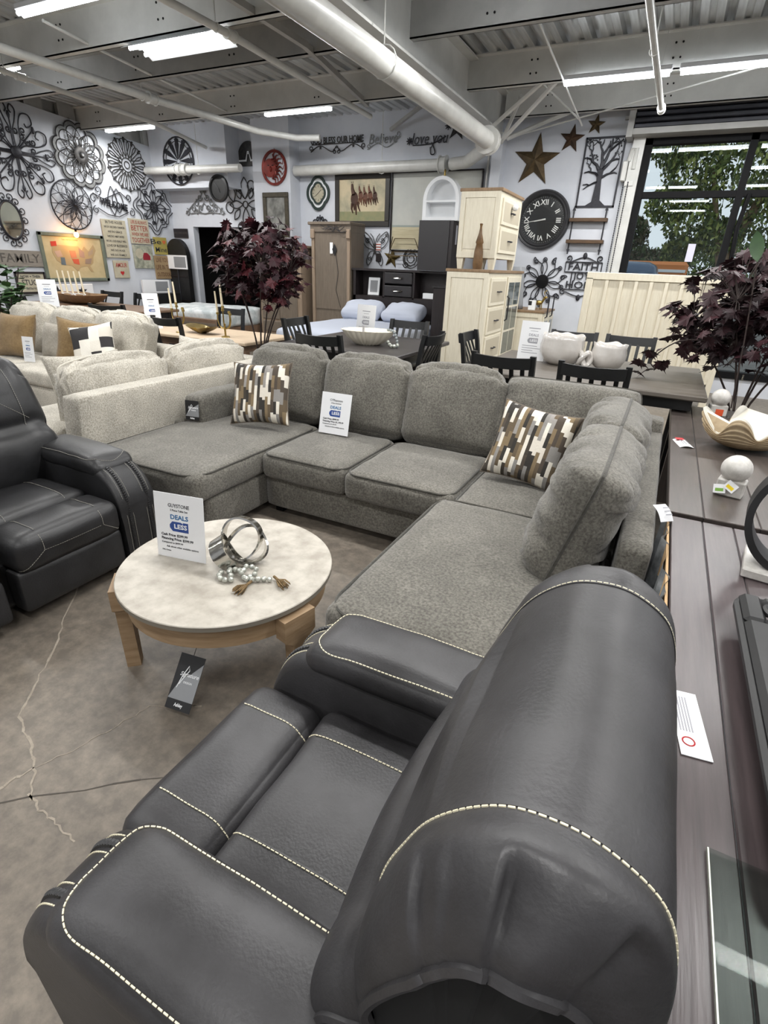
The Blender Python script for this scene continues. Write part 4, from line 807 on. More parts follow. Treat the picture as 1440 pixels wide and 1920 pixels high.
# armoires
t = T('armoire', 'taupe armoire with crown moulding standing behind the bed', 'armoire', (-5.68, 9.3, 0)); W_(t, 'carcass', m_taupe, -6.12, -5.29, 9.08, 9.55, .05, 2.2); W_(t, 'crown', m_taupe, -6.18, -5.28, 9.02, 9.58, 2.27, 2.32, .01); W_(t, 'frieze', m_taupe, -6.14, -5.285, 9.05, 9.57, 2.16, 2.27)
for x in (-6.12, -5.36): W_(t, 'pilaster', m_taupe2, x, x + .06, 9.05, 9.08, .05, 2.16); W_(t, 'corbel', m_taupe2, x - .01, x + .07, 9.02, 9.08, 2.05, 2.2, .01)
W_(t, 'back_board', m_taupe, -6.05, -5.34, 9.07, 9.08, .9, 2.15); W_(t, 'rail', m_taupe, -6.05, -5.34, 9.065, 9.08, .86, .9); G().tube([(-5.6, 9.06, 1.8), (-5.55, 9.06, 1.5), (-5.6, 9.06, 1.2), (-5.5, 9.06, .9)], .004, 4).obj('cord', m_iron, t, world=True)
t2 = T('hang_tag', 'dark diamond hang tag on the taupe armoire', 'tag', (-5.62, 9.05, 1.97)); G().prism([(0, 0), (.05, -.09), (0, -.2), (-.05, -.09)], 0, .003).obj('card', m_tagdk, t2, False, rot=(rad(90), 0, 0)); G().bx(-.1, -.04, -.0, .003, -.16, .02).obj('white_card', m_paper, t2, False)
t = T('wall_scroll', 'dark wire garland lying along the armoire top', 'ornament', (-5.6, 9.05, 2.2)); random.seed(5); g = G()
for i in range(12): x = -.3 + .05 * i; g.tube([(0, -.02, .02), (x * .5, -.03, .05 * sin(i)), (x, -.03, .02 + .05 * cos(i * 2))], .005, 4)
g.obj('wires', m_iron, t)
t = T('armoire', 'taupe hutch with stepped crown half hidden by the left maple', 'armoire', (-6.75, 9.2, 0)); W_(t, 'carcass', m_taupe2, -7.3, -6.3, 8.95, 9.42, .05, 1.78); W_(t, 'crown', m_taupe2, -7.36, -6.24, 8.9, 9.46, 1.88, 1.93, .01); W_(t, 'frieze', m_taupe2, -7.33, -6.27, 8.92, 9.44, 1.78, 1.88)
for x in (-7.25, -6.82): W_(t, 'door', m_taupe, x, x + .42, 8.93, 8.95, .6, 1.72, .006)
for z in (.12, .36): d = W_(t, 'drawer', m_taupe, -7.25, -6.4, 8.93, 8.95, z, z + .2, .006); G().ball((-6.8, 8.92, z + .1), .018, 8, 6).obj('knob', m_iron, d, world=True)
# ivory cabinets: one stacked on the other
def ivory(t, x0, x1, y0, y1, z0, z1, leg, cols):
    W_(t, 'carcass', m_ivory, x0, x1, y0, y1, z0 + leg, z1 - .035); W_(t, 'top', m_nat, x0 - .02, x1 + .02, y0 - .02, y1 + .02, z1 - .035, z1, .005)
    W_(t, 'side_panel', m_ivory, x0 + .07, x1 - .07, y0 - .006, y0, z0 + leg + .1, z1 - .1); 
    for a, b, c, d in ((x0, x0 + .06, z0 + leg, z1 - .035), (x1 - .06, x1, z0 + leg, z1 - .035), (x0 + .06, x1 - .06, z0 + leg, z0 + leg + .07), (x0 + .06, x1 - .06, z1 - .1, z1 - .035)): W_(t, 'stile', m_ivory, a, b, y0 - .014, y0, c, d)
    for x in (x0, x1 - .09):
        for y in (y0, y1 - .09): G().loft([[(x + .015, y + .015, z0), (x + .075, y + .015, z0), (x + .075, y + .075, z0), (x + .015, y + .075, z0)], [(x, y, z0 + leg), (x + .09, y, z0 + leg), (x + .09, y + .09, z0 + leg), (x, y + .09, z0 + leg)]]).obj('leg', m_ivory, t, False, world=True)
    for kind, a, b, n in cols:
        zz0, zz1 = z0 + leg + .05, z1 - .08
        if kind == 'd':
            for i in range(n):
                c, d = zz0 + (zz1 - zz0) * i / n + .012, zz0 + (zz1 - zz0) * (i + 1) / n - .012; dr = W_(t, 'drawer', m_ivory, x1, x1 + .018, a, b, c, d, .004)
                W_(dr, 'drawer_panel', m_ivoryd, x1 + .0175, x1 + .019, a + .05, b - .05, c + .04, d - .04); ym = (a + b) / 2; G().tube([(x1 + .018, ym - .07, (c + d) / 2), (x1 + .045, ym - .06, (c + d) / 2), (x1 + .045, ym + .06, (c + d) / 2), (x1 + .018, ym + .07, (c + d) / 2)], .009, 6).obj('handle', m_iron, dr, world=True)
        else:
            dr = W_(t, 'door', m_ivory, x1, x1 + .02, a, b, zz0, zz1, .004)
            for i in range(2):
                for j in range(n): W_(dr, 'pane', m_pane, x1 + .019, x1 + .0225, a + .06 + (b - a - .1) * i / 2, a + .03 + (b - a - .1) * (i + 1) / 2, zz0 + .06 + (zz1 - zz0 - .1) * j / n, zz0 + .03 + (zz1 - zz0 - .1) * (j + 1) / n)
            G().tube([(x1 + .02, a + .03, 1.0), (x1 + .05, a + .03, 1.02), (x1 + .05, a + .03, 1.3), (x1 + .02, a + .03, 1.32)], .01, 6).obj('handle', m_iron, dr, world=True)
t = T('ivory_cabinet', 'tall ivory cabinet with oak top, drawers and glass door', 'cabinet', (-2.33, 7.7, 0)); ivory(t, -2.6, -2.05, 6.9, 8.6, 0, 1.645, .1, [('d', 6.98, 7.72, 4), ('g', 7.78, 8.52, 4)])
t = T('ivory_nightstand', 'ivory chest with oak top stacked on the tall ivory cabinet', 'nightstand', (-2.3, 7.6, 1.647)); ivory(t, -2.56, -2.06, 7.08, 8.1, 1.647, 2.535, .13, [('d', 7.16, 8.02, 2)])
G().ball((-2.0, 7.55, 2.37), .04, 8, 6).obj('bow', m_white, t, world=True)
t = T('wooden_bottle', 'slender carved wooden bottle before the stacked ivory chest', 'bottle', (-2.24, 6.98, 1.647)); G().lathe([(.01, 0), (.055, 0), (.062, .06), (.055, .2), (.04, .28), (.05, .3), (.02, .4), (.013, .47), (.02, .5), (.01, .505)], n=12).obj('bottle', mat('carved_wood', '6f5230', .45, col2='523a1f', scale=14), t)
t = T('ivory_console', 'low ivory console with brown top under the clock', 'cabinet', (-1.95, 9.1, 0)); ivory(t, -2.35, -1.68, 8.72, 9.55, 0, 1.1, .08, [('g', 8.76, 9.12, 3), ('g', 9.15, 9.5, 3)])
t = T('deer_figurine', 'small gold deer figurine on the low ivory console', 'figurine', (-1.82, 8.95, 1.108)); g = G(); g.ball((0, 0, .1), .045, 8, 6, (1.5, .7, .8)); [g.tube([(x, 0, .1), (x * 1.15, 0, 0)], .008, 5) for x in (-.05, -.03, .03, .05)]; g.tube([(.05, 0, .1), (.085, 0, .17)], .02, 6); g.ball((.1, 0, .18), .022, 6, 5, (1.5, .8, .8)); g.tube([(.09, 0, .19), (.07, .02, .25), (.1, .03, .28)], .005, 4); g.tube([(.09, 0, .19), (.07, -.02, .25), (.1, -.03, .28)], .005, 4); g.obj('deer', m_gold, t)
t = T('draped_cloth', 'grey cloth hanging beside the ivory cabinet under the clock', 'cloth', (-2.2, 8.86, 1.103)); rg = []
for i in range(9): z = .6 * i / 8; w = .1 + .05 * (1 - i / 8); rg.append([(w * cos(2 * pi * j / 20) * (1 + .15 * sin(5 * 2 * pi * j / 20)), .05 * sin(2 * pi * j / 20), z) for j in range(20)])
G().loft(rg).obj('cloth', m_taggrey, t, 2)
t = T('black_white_box', 'black and white packet on the low ivory console', 'box', (-1.88, 8.8, 1.103)); G().bx(-.05, .05, -.04, .04, 0, .14, .004).obj('packet', m_white, t, False); G().bx(-.051, .0, -.042, -.04, .07, .13).obj('black_patch', m_tagdk, t, False)
# ivory headboard panel before the window
t = T('headboard_panel', 'large ivory board and batten headboard before the shop window', 'headboard', (-.35, 8.2, 0)); W_(t, 'backing', m_ivory, -1.04, .72, 8.21, 8.24, .35, 1.62); W_(t, 'top_rail', m_ivory, -1.07, .75, 8.18, 8.25, 1.58, 1.67, .005); W_(t, 'side_post', m_ivory, -1.07, -.98, 8.18, 8.25, 0, 1.6, .005); W_(t, 'side_post', m_ivory, .66, .75, 8.18, 8.25, 0, 1.6, .005)
for i in range(9): x = -.98 + .182 * i; W_(t, 'plank', m_ivory, x + .004, x + .178, 8.202, 8.21, .37, 1.575); W_(t, 'batten', m_ivory, x + .16, x + .2, 8.175, 8.2, .37, 1.575)
W_(t, 'bottom_rail', m_ivory, -1.0, .68, 8.18, 8.25, .3, .38)
# left side: second bed, brown table with chairs, pale table
t = T('bed', 'low wooden bed with white marbled cover before the dark doorway', 'bed', (-8.3, 8.5, 0)); W_(t, 'footboard', m_bwood, -9.45, -7.42, 7.78, 7.86, .05, .62, .01); W_(t, 'rail', m_bwood, -9.4, -7.45, 7.86, 9.3, .2, .45); G().soft((-8.42, 8.6, .6), (1.95, 1.45, .32), .09, (0, 0, .03), 12, wr=.02).obj('bedding', m_wsheet, t, 2, world=True)
for x in (-9.4, -7.52): W_(t, 'leg', m_bwood, x, x + .08, 7.8, 7.88, 0, .3)
for z in (.5, .3): W_(t, 'moulding', m_taupe, -9.42, -7.43, 7.76, 7.78, z, z + .05)
dtable('brown counter table holding the wooden dough bowl', -9.5, -6.95, 5.5, 6.5, .9, m_bwood, m_esp)
t = T('dough_bowl', 'long carved wooden dough bowl on the brown table', 'bowl', (-8.75, 6.05, .9), (0, 0, rad(-6))); G().lathe([(.01, 0), (.3, .0), (.5, .05), (.62, .15), (.585, .15), (.47, .06), (.01, .03)], n=40, fn=lambda a, r, z: (r * (1 - .62 * sin(a) ** 2), z)).obj('bowl', mat('pale_carved_wood', '9a7d5f', .6, col2='84694d', scale=8), t)
t = T('candle_holder', 'white metal candle holder with five tapers in the dough bowl', 'candle holder', (-8.85, 6.05, .945)); g = G(); g.tube([(-.3, 0, .1), (-.15, 0, .02), (0, 0, .1), (.15, 0, .02), (.3, 0, .1)], .012, 6); g.tube([(-.3, 0, .1), (.3, 0, .1)], .008, 6); g.bx(-.12, .12, -.05, .05, 0, .02); g.obj('holder', m_white, t)
for i in range(5): x = -.28 + .14 * i; G().tube([(x, 0, .1), (x - .03, 0, .44)], [.016, .011], 8).obj('candle', m_wax, t)
cb0 = mkchair('black open back chair between the brown table and the cream sofa', (-6.6, 4.95, 0), 12, .62, 1.05, .55, 2)
mkchair('black open back chair before the pale candelabra table', (-5.28, 4.72, 0), 0, .46, 1.0, .46, 0)
copytree(cb0, (-8.95, 6.85, 0), (0, 0, pi), 'dark chair behind the left half of the brown table'); copytree(cb0, (-8.1, 6.85, 0), (0, 0, pi), 'dark chair behind the right half of the brown table'); copytree(cb0, (-8.7, 5.0, 0), (0, 0, 0), 'dark chair before the brown table near the leafy green plant')
mkchair('dark open frame chair behind the pale table near the maple', (-5.75, 6.35, 0), 180, .46, .99, .5, 0)
dtable('pale ash table with two gold candelabra', -6.3, -4.35, 5.0, 5.95, .76, m_lwood, m_bwood)
def candelabra(loc, label, n=5, lit=1):
    t = T('candelabra', label, 'candelabra', loc); g = G(); g.lathe([(.005, 0), (.055, 0), (.05, .012), (.012, .02), (.012, .16), (.005, .165)], n=12)
    pos = [(-.1, .0, .26), (-.04, .03, .3), (.01, -.02, .34), (.06, .03, .28), (.11, -.01, .26)][:n]
    for p in pos: g.tube(spline([(0, 0, .1), (p[0] * .7, p[1] * .7, .12), (p[0] * 1.05, p[1], .2), p], 5), .007, 6); g.lathe([(.005, 0), (.02, .005), (.016, .03), (.005, .03)], p, 8)
    g.obj('branches', m_gold, t)
    for p in pos[:3]: G().tube([(p[0], p[1], p[2] + .02), (p[0] - .015, p[1], p[2] + .27)], [.013, .009], 8).obj('candle', m_wax, t)
    return t
candelabra((-5.62, 5.22, .76), 'gold branching candelabra left of the boat shaped bowl'); candelabra((-4.88, 5.26, .76), 'gold branching candelabra beside the left maple')
t = T('boat_bowl', 'gold boat shaped bowl between the candelabra', 'bowl', (-5.35, 5.35, .76), (0, 0, rad(-12))); G().lathe([(.01, 0), (.05, 0), (.13, .03), (.2, .075), (.193, .075), (.12, .035), (.01, .012)], n=40, fn=lambda a, r, z: (r * (.45 + .9 * abs(cos(a)) ** 1.5), z + .03 * abs(cos(a)) ** 4)).obj('bowl', m_gold, t)
sign((-6.16, 5.3, .76), 60, 12, 'price sign seen edge on between the tables at left', w=.2, h=.45); sign((-8.35, 5.3, .9), 55, 20, 'price sign leaning on the brown table by the green plant', w=.25, h=.4)
t = T('arched_mirror', 'black arched cabinet leaning by the dark doorway', 'cabinet', (-10.08, 9.55, .0)); G().loft([[(x, y, z + .0) for x, z in archp(.3, 2.02)] for y in (-.02, .1)]).obj('frame', m_blk, t)
for z in (.2, .75, 1.25): G().bx(-.26, .26, -.03, -.02, z, z + .02).obj('bar', m_esp, t, False)
G().tube([(0, -.03, .1), (0, -.03, 1.4)], .015, 6).obj('bar', m_iron, t)
t = T('picture_print', 'landscape print hung across the black arched cabinet', 'print', (-10.08, 9.5, 1.55), (rad(90), 0, 0)); G().bx(-.33, .33, -.14, .14, -.01, .01).obj('board', m_paper, t, False); G().bx(-.05, .3, -.11, .11, .01, .012).obj('grey_scene', m_taggrey, t, False)
t = T('picture_print', 'white print box leaning against the left wall below the word signs', 'print', (-10.2, 8.95, 1.05), (rad(90), 0, rad(80))); G().bx(-.32, .32, -.13, .13, -.03, .03).obj('board', m_paper, t, False); G().bx(-.02, .28, -.1, .1, .03, .032).obj('grey_scene', m_taggrey, t, False)
t = T('black_cabinet', 'black open cabinet standing in the left corner', 'cabinet', (-9.75, 9.0, 0)); W_(t, 'carcass', m_blk, -10.25, -9.85, 8.6, 9.3, 0, .92); W_(t, 'edge_post', m_lwood, -9.87, -9.8, 8.56, 8.62, 0, .92)
# ------------------------------------------------------------------ wall decor
def onback(u, z, y=YB): return (u, y - .012, z), (rad(90), 0, 0)
def onleft(u, z): return (XL + .012, u, z), (rad(90), 0, rad(90))
m_iron2 = mat('aged_iron', '2a2a2d', .55, .35, col2='45423f', scale=18); m_bronze = mat('rusty_bronze', '6a5a40', .5, .5, col2='4d3f2c', scale=8); m_pewter = mat('washed_grey_metal', '8b8c8c', .6, .2, col2='6f7070', scale=20)
def art(name, label, cat, place, polys, r=.007, m=None, part='scrollwork', z=.01, n=5):
    (loc, rot) = place; t = T(name, label, cat, loc, rot); g = G()
    for p in polys: g.tube([(q[0], q[1], (q[2] if len(q) > 2 else 0) + z) for q in p], r, n)
    g.obj(part, m or m_iron, t); return t
def spi(cx, cy, r, a0, turns=1.25, d=1, n=22): return [(cx + r * (1 - .75 * i / n) * cos(rad(a0) + d * turns * 2 * pi * i / n), cy + r * (1 - .75 * i / n) * sin(rad(a0) + d * turns * 2 * pi * i / n)) for i in range(n + 1)]
def rotp(p, a): c, s = cos(rad(a)), sin(rad(a)); return [(x * c - y * s, x * s + y * c) for x, y, *_ in p]
def circ(cx, cy, r, n=28): return [(cx + r * cos(2 * pi * i / n), cy + r * sin(2 * pi * i / n)) for i in range(n + 1)]
def petal(r0, r1, w, n=18, rnd=1): return [(w * sin(pi * k) ** rnd * s, r0 + (r1 - r0) * k) for s, rng in ((1, range(n + 1)), (-1, range(n, -1, -1))) for k in [i / n for i in rng]]
# big flower of scrolls
pl = []
for k in range(8):
    a = 45 * k; b = .62 if k % 2 == 0 else .56
    P1 = spline([(.02, .08, 0), (.02, .3, 0), (.08, .45, 0), (.12, .6, 0), (.06, .67, 0), (.02, .6, 0), (.05, .55, 0)] if k % 2 == 0 else [(.02, .08, 0), (.05, .22, 0), (.19, .38, 0), (.25, .54, 0), (.17, .64, 0), (.06, .58, 0), (.08, .47, 0), (.14, .48, 0)], 6)
    for s in (1, -1): pl.append(rotp([(s * p[0], p[1]) for p in P1], a)); pl.append(rotp([(s * x, y) for x, y in spi(.055, b * .5, .05, 180, 1.2)], a)); pl.append(rotp([(s * x, y) for x, y in spi(.1, .36, .055, 200, 1.25)], a)) if k % 2 else None
    pl.append(rotp([(0, .05), (0, b * .9)], a))
t = art('wall_medallion', 'largest black scroll flower at the upper left wall edge', 'wall decor', onleft(6.55, 3.15), pl, .011); G().lathe([(.09, 0), (.09, .03), (.06, .05), (.01, .05)], n=20).obj('hub', m_iron, t)
for k in range(8): G().ball((.52 * sin(rad(45 * k)), .52 * cos(rad(45 * k)), .012), .045, 6, 4, (.7, 1.3, .3)).obj('leaf_boss', m_iron, t)
# layered scalloped medallion
def scal(R, n, amp, N=120): return [((R + amp * abs(sin(n * pi * i / N)) ** .7) * cos(2 * pi * i / N), (R + amp * abs(sin(n * pi * i / N)) ** .7) * sin(2 * pi * i / N)) for i in range(N + 1)]
t = T('wall_medallion', 'layered scalloped grey metal medallion beside the scroll flower', 'wall decor', *onleft(7.74, 3.29))
def ringplate(t, name, po, pi_, z0, z1, m): n = len(po) - 1; G().loft([[(x, y, z0) for x, y in po[:n]], [(x, y, z1) for x, y in po[:n]], [(x, y, z1) for x, y in pi_[:n]], [(x, y, z0) for x, y in pi_[:n]]], False, True).obj(name, m, t, False)
ringplate(t, 'outer_rim', scal(.46, 12, .06), scal(.40, 12, .06), 0, .015, m_pewter); G().tube([(x, y, .015) for x, y in scal(.46, 12, .06)], .01, 5).obj('rim_wire', m_iron2, t); G().tube([(x, y, .015) for x, y in scal(.39, 12, .06)], .009, 5).obj('rim_wire', m_iron2, t)
for R, n, L2 in ((.33, 12, .03), (.24, 12, .05)):
    for k in range(n):
        g = G(); g.tube([(x, y, L2) for x, y in rotp(petal(.1, R + .06, .06, 10), 360 / n * k + (15 if R < .3 else 0))], .008, 5); g.obj('petal_loop', m_iron2, t)
        if R > .3: G().tube([(x, y, L2) for x, y in rotp(spi(0, .3, .04, 90, 1.2), 360 / n * k)], .006, 4).obj('curl', m_iron2, t)
G().lathe([(.14, .02), (.14, .05), (.1, .07), (.05, .06), (.03, .08), (.005, .08)], n=24).obj('hub', m_iron2, t); G().lathe([(.03, .08), (.02, .1), (.004, .1)], n=12).obj('centre_button', m_pewter, t)
# spoke disc
pl = [circ(0, 0, .12), circ(0, 0, .06)]
for k in range(14):
    a = 360 / 14 * k; pl.append(rotp([(0, .12), (0, .46)], a)); pl.append(rotp(spline([(.0, .14, 0), (.09, .3, 0), (.10, .4, 0), (.03, .44, 0), (.01, .38, 0)], 5), a)); pl.append(rotp([(-x, y) for x, y, *_ in spline([(.0, .14, 0), (.09, .3, 0), (.10, .4, 0), (.03, .44, 0), (.01, .38, 0)], 5)], a))
t = art('wall_medallion', 'round spoked scroll disc nearest the far left corner', 'wall decor', onleft(8.76, 3.29), pl, .008, m_iron2); 
for k in range(14): G().ball((.455 * sin(2 * pi * k / 14), .455 * cos(2 * pi * k / 14), .01), .02, 6, 4).obj('tip_ball', m_iron2, t)
# woven sphere flower
pl = [circ(0, 0, .41), circ(0, 0, .40)]
for k in range(10): pl.append(rotp(petal(0, .40, .11), 36 * k)); pl.append(rotp(petal(.0, .26, .06), 36 * k + 18)); pl.append(rotp([(0, 0), (0, .4)], 36 * k + 18))
t = art('wall_medallion', 'domed wire flower above the lit map', 'wall decor', onleft(7.39, 2.46), [[(x, y, .08 * (1 - min(1, hypot(x, y) / .41) ** 2)) for x, y in p] for p in pl], .006, m_iron); G().ball((0, 0, .1), .03, 8, 6).obj('hub', m_iron, t)
# oval mirror
t = T('wall_mirror', 'oval mirror in a curly iron frame at the left edge', 'mirror', *onleft(6.2, 2.12)); g = G(); g.add([(.17 * cos(2 * pi * i / 32), .27 * sin(2 * pi * i / 32), .012) for i in range(32)], [tuple(range(32))]); g.obj('glass', mat('mirror_glass', 'd5d5cc', .03, 1.0), t, False); G().tube([(.18 * cos(2 * pi * i / 36), .28 * sin(2 * pi * i / 36), .012) for i in range(36)], .014, 6, True).obj('rim', m_iron, t)
g = G()
for k in range(14):
    a = 2 * pi * k / 14; x, y = .24 * cos(a), .36 * sin(a); g.tube([(p[0], p[1], .01) for p in spi(x, y, .065, math.degrees(a) + 180, 1.2, 1 if k % 2 else -1)], .008, 5); g.tube([(.18 * cos(a), .28 * sin(a), .01), (x, y, .01)], .007, 4)
g.tube([(.2 * cos(2 * pi * i / 36), .3 * sin(2 * pi * i / 36), .01) for i in range(36)], .008, 5, True); g.obj('scrollwork', m_iron, t)
# welcome
t = art('word_art', 'black metal WELCOME sign with scrolls on the left wall', 'sign', onleft(8.29, 2.57), [spi(-.42, .05, .09, 0, 1.2), spi(-.3, .2, .08, 270, 1.1), spi(-.4, -.14, .07, 90, 1.2), spi(.42, -.12, .08, 90, 1.2, -1), spi(.38, .14, .07, 270, 1.2), [(-.42, .14), (-.2, .06), (0, .14), (.2, .22), (.38, .1)], [(-.36, -.1), (-.15, -.2), (.1, -.22), (.34, -.12)], petal(-.2, .3, .1), [(x + .12, y) for x, y in petal(-.15, .27, .12)], [(-.3, .02), (.32, -.08)]], .008); w_ = text('WELCOME', .17, m_iron, t, .02, -.02, .014, w=.62, ext=.004, bold=.004); w_.rotation_euler = (0, 0, rad(-7))
# quatrefoil
def quat(R, n=96): return [((R * (.78 + .22 * abs(cos(2 * a)) ** .6 + .10 * cos(8 * a))) * cos(a), (R * (.78 + .22 * abs(cos(2 * a)) ** .6 + .10 * cos(8 * a))) * sin(a)) for a in [2 * pi * i / n for i in range(n + 1)]]
pl = [quat(.48), quat(.41), circ(0, 0, .1)]
for k in range(8): pl.append(rotp(petal(.05, .33, .07), 45 * k)); pl.append(rotp(spi(.06, .3, .045, 180, 1.3), 45 * k)); pl.append(rotp([(0, 0), (0, .42)], 45 * k))
art('wall_medallion', 'lattice quatrefoil medallion in the left corner right of WELCOME', 'wall decor', onleft(9.3, 2.6), pl, .009)
# map
t = T('framed_map', 'framed pictorial map of the states lit by a bare bulb', 'picture', *onleft(7.25, 1.57)); m_gframe = mat('sage_frame', '6d7669', .6, col2='5d665a', scale=8); m_map = mat('parchment', 'c2b48e', .8, col2='b5a680', scale=5)
G().bx(-.6, .6, -.36, .36, 0, .012).obj('parchment', m_map, t, False)
for a in ((-.66, .66, .35, .41), (-.66, .66, -.41, -.35), (-.66, -.59, -.41, .41), (.59, .66, -.41, .41)): G().bx(a[0], a[1], a[2], a[3], 0, .035, .008).obj('frame_rail', m_gframe, t, False)
us = [(-.42, .2), (-.3, .21), (-.05, .2), (.1, .2), (.16, .13), (.22, .2), (.3, .12), (.42, .24), (.46, .14), (.38, .02), (.36, -.08), (.28, -.14), (.34, -.25), (.28, -.24), (.22, -.14), (.08, -.16), (0, -.24), (-.1, -.14), (-.26, -.12), (-.38, -.06), (-.44, .08)]
G().prism(us, .012, .015).obj('land', mat('map_tan', 'a8946f', .8), t, False)
for p, c_ in (([(-.44, .26), (-.33, .27), (-.33, .19), (-.44, .18)], 'b5382c'), ([(-.4, .1), (-.28, .12), (-.25, .02), (-.36, 0)], 'b59b8a'), ([(-.3, .0), (-.22, .0), (-.22, -.13), (-.31, -.12)], '5b6b77'), ([(-.1, .12), (.02, .12), (.03, .0), (-.09, -.01)], 'b87a5e'), ([(-.08, -.02), (.06, -.02), (.06, -.12), (-.05, -.1)], 'b4553f'), ([(.1, .17), (.2, .1), (.19, .0), (.09, .02)], '9c8377'), ([(.2, -.02), (.34, .0), (.3, -.1), (.18, -.1)], '8b7a6d'), ([(.28, .1), (.4, .17), (.38, .08), (.28, .04)], 'a08f79')): G().prism(p, .015, .017).obj('state', mat('map_' + c_, c_, .8), t, False)
text('THE UNITED STATES', .035, m_bronze, t, -.05, .3, .0135)
t = T('bare_bulb', 'lit bare bulb hanging before the framed map', 'lamp', (XL + .22, 7.22, 2.0)); G().ball((0, 0, -.04), .042, 12, 8, (1, 1, 1.15)).obj('glass_bulb', emat('warm_bulb', 'ffb060', 25), t); G().cyl((0, 0, .0), .018, .06, 8).obj('socket', m_black, t); G().tube([(0, 0, .06), (-.05, 0, .12), (-.2, 0, .1)], .005, 5).obj('bracket', m_black, t)
l = bpy.data.lights.new('bulb', 'POINT'); l.energy = 9; l.color = (1, .5, .16); l.shadow_soft_size = .05; o = bpy.data.objects.new('light', l); COL.objects.link(o); o.parent = t; o.location = (.0, 0, -.1)
# word boards
m_cboard = mat('cream_board', 'bdb6a1', .7, col2='afa892', scale=8); m_redtx = mat('faded_red_print', '9c4a40', .7); m_bktx = mat('faded_black_print', '55514c', .7); m_ybd = mat('yellow_board', 'a89a52', .7)
def board(label, u, z, w, h, m, lines, mt, place=onleft, cat='sign', th=.02):
    t = T('word_sign', label, cat, *place(u, z)); G().bx(-w / 2, w / 2, -h / 2, h / 2, 0, th, .003).obj('board', m, t, False); n = len(lines)
    for i, (s, sz, wd) in enumerate(lines): text(s, sz, mt, t, 0, h * (.5 - (i + .6) / (n + .2)), th + .002, w=w * wd, bold=.001)
    return t
board('tall cream sign board of house rules in small lettering', 8.22, 1.94, .56, .69, m_cboard, [('IN THIS HOUSE', .07, .7), ('WE DO SECOND CHANCES', .05, .85), ('WE DO GRACE', .05, .6), ('WE DO MISTAKES', .05, .7), ('WE DO LOUD REALLY WELL', .05, .85), ('LOVE OF BLESSINGS', .06, .85), ('WE DO HUGS', .05, .6), ('WE DO FAMILY', .05, .7)], m_bktx)
board('cream sign with red lettering about being better together', 8.83, 2.11, .5, .47, m_cboard, [('LIFE IS ALWAYS', .09, .8), ('BETTER', .14, .85), ('WHEN WE ARE', .09, .85), ('TOGETHER', .12, .9)], m_redtx)
t = board('small yellow Be Mine sign with a red heart', 9.34, 1.86, .36, .34, m_ybd, [('Be   ', .14, .8), ('Mine', .14, .85)], m_dkprint)
def heart(s): return [(s * 16 * sin(a) ** 3 / 16, s * (13 * cos(a) - 5 * cos(2 * a) - 2 * cos(3 * a) - cos(4 * a)) / 16) for a in [2 * pi * i / 24 for i in range(24)]]
G().prism(heart(.045), .02, .024).obj('heart', mat('orange_heart', 'c9683a', .7), t, False, (.1, .08, 0))
t = board('farmhouse dog picture with red truck on the left wall', 8.84, 1.63, .5, .45, mat('dog_picture', '7d8272', .7, col2='b9b7a5', scale=9), [], m_bktx, cat='picture'); G().prism([(-.02, -.06), (.17, -.06), (.17, .02), (.1, .08), (.02, .08), (-.02, .02)], .02, .024).obj('red_truck', mat('truck_red', '8e2430', .6), t, False); G().prism(circ(-.1, .06, .1, 16)[:-1], .02, .023).obj('pale_dog', m_cboard, t, False)
board('tan sign urging to live your life outdoors', 9.35, 1.43, .48, .47, mat('tan_board', '9a8260', .7), [('LIVE YOUR', .13, .8), ('LIFE IN THE', .13, .88), ('OUTDOORS', .12, .85)], mat('brown_print', '6b4a35', .7))
t = board('small cream AMOUR sign with a red heart', 8.24, 1.38, .36, .33, m_cboard, [('AMOUR', .12, .75), (' ', .1, .1)], mat('amour_red', 'a83a38', .7)); G().prism(heart(.045), .02, .024).obj('heart', m_red, t, False, (0, -.07, 0))
t = board('grey plank FAMILY sign with raised letters behind the leafy plant', 6.2, 1.53, .8, .26, mat('grey_plank', '8f8980', .8, col2='7c766e', scale=6, stretch=(1, 8, 1)), [('FAMILY', .2, .85)], m_bktx)
t = board('framed stuck with you sign half behind the leafy plant', 6.3, 1.14, .5, .32, m_cboard, [('NOW + THEN', .06, .7), ('STUCK', .13, .7), ('WITH YOU', .05, .5)], m_dkprint)
for a in ((-.27, .27, .15, .18), (-.27, .27, -.18, -.15), (-.27, -.24, -.18, .18), (.24, .27, -.18, .18)): G().bx(*a, 0, .03).obj('frame_rail', m_esp, t, False)
t = T('star_wall_box', 'white tray with dark star motif below the framed map', 'wall decor', *onleft(7.0, .98)); G().bx(-.5, .5, -.13, .13, 0, .03, .01).obj('tray', m_white, t, False); 
for x in (-.25, .25): G().prism([(x + .11 * (1 if i % 2 == 0 else .4) * cos(pi * i / 5 + .3), .11 * (1 if i % 2 == 0 else .4) * sin(pi * i / 5 + .3)) for i in range(10)], .03, .034).obj('star', m_iron, t, False)
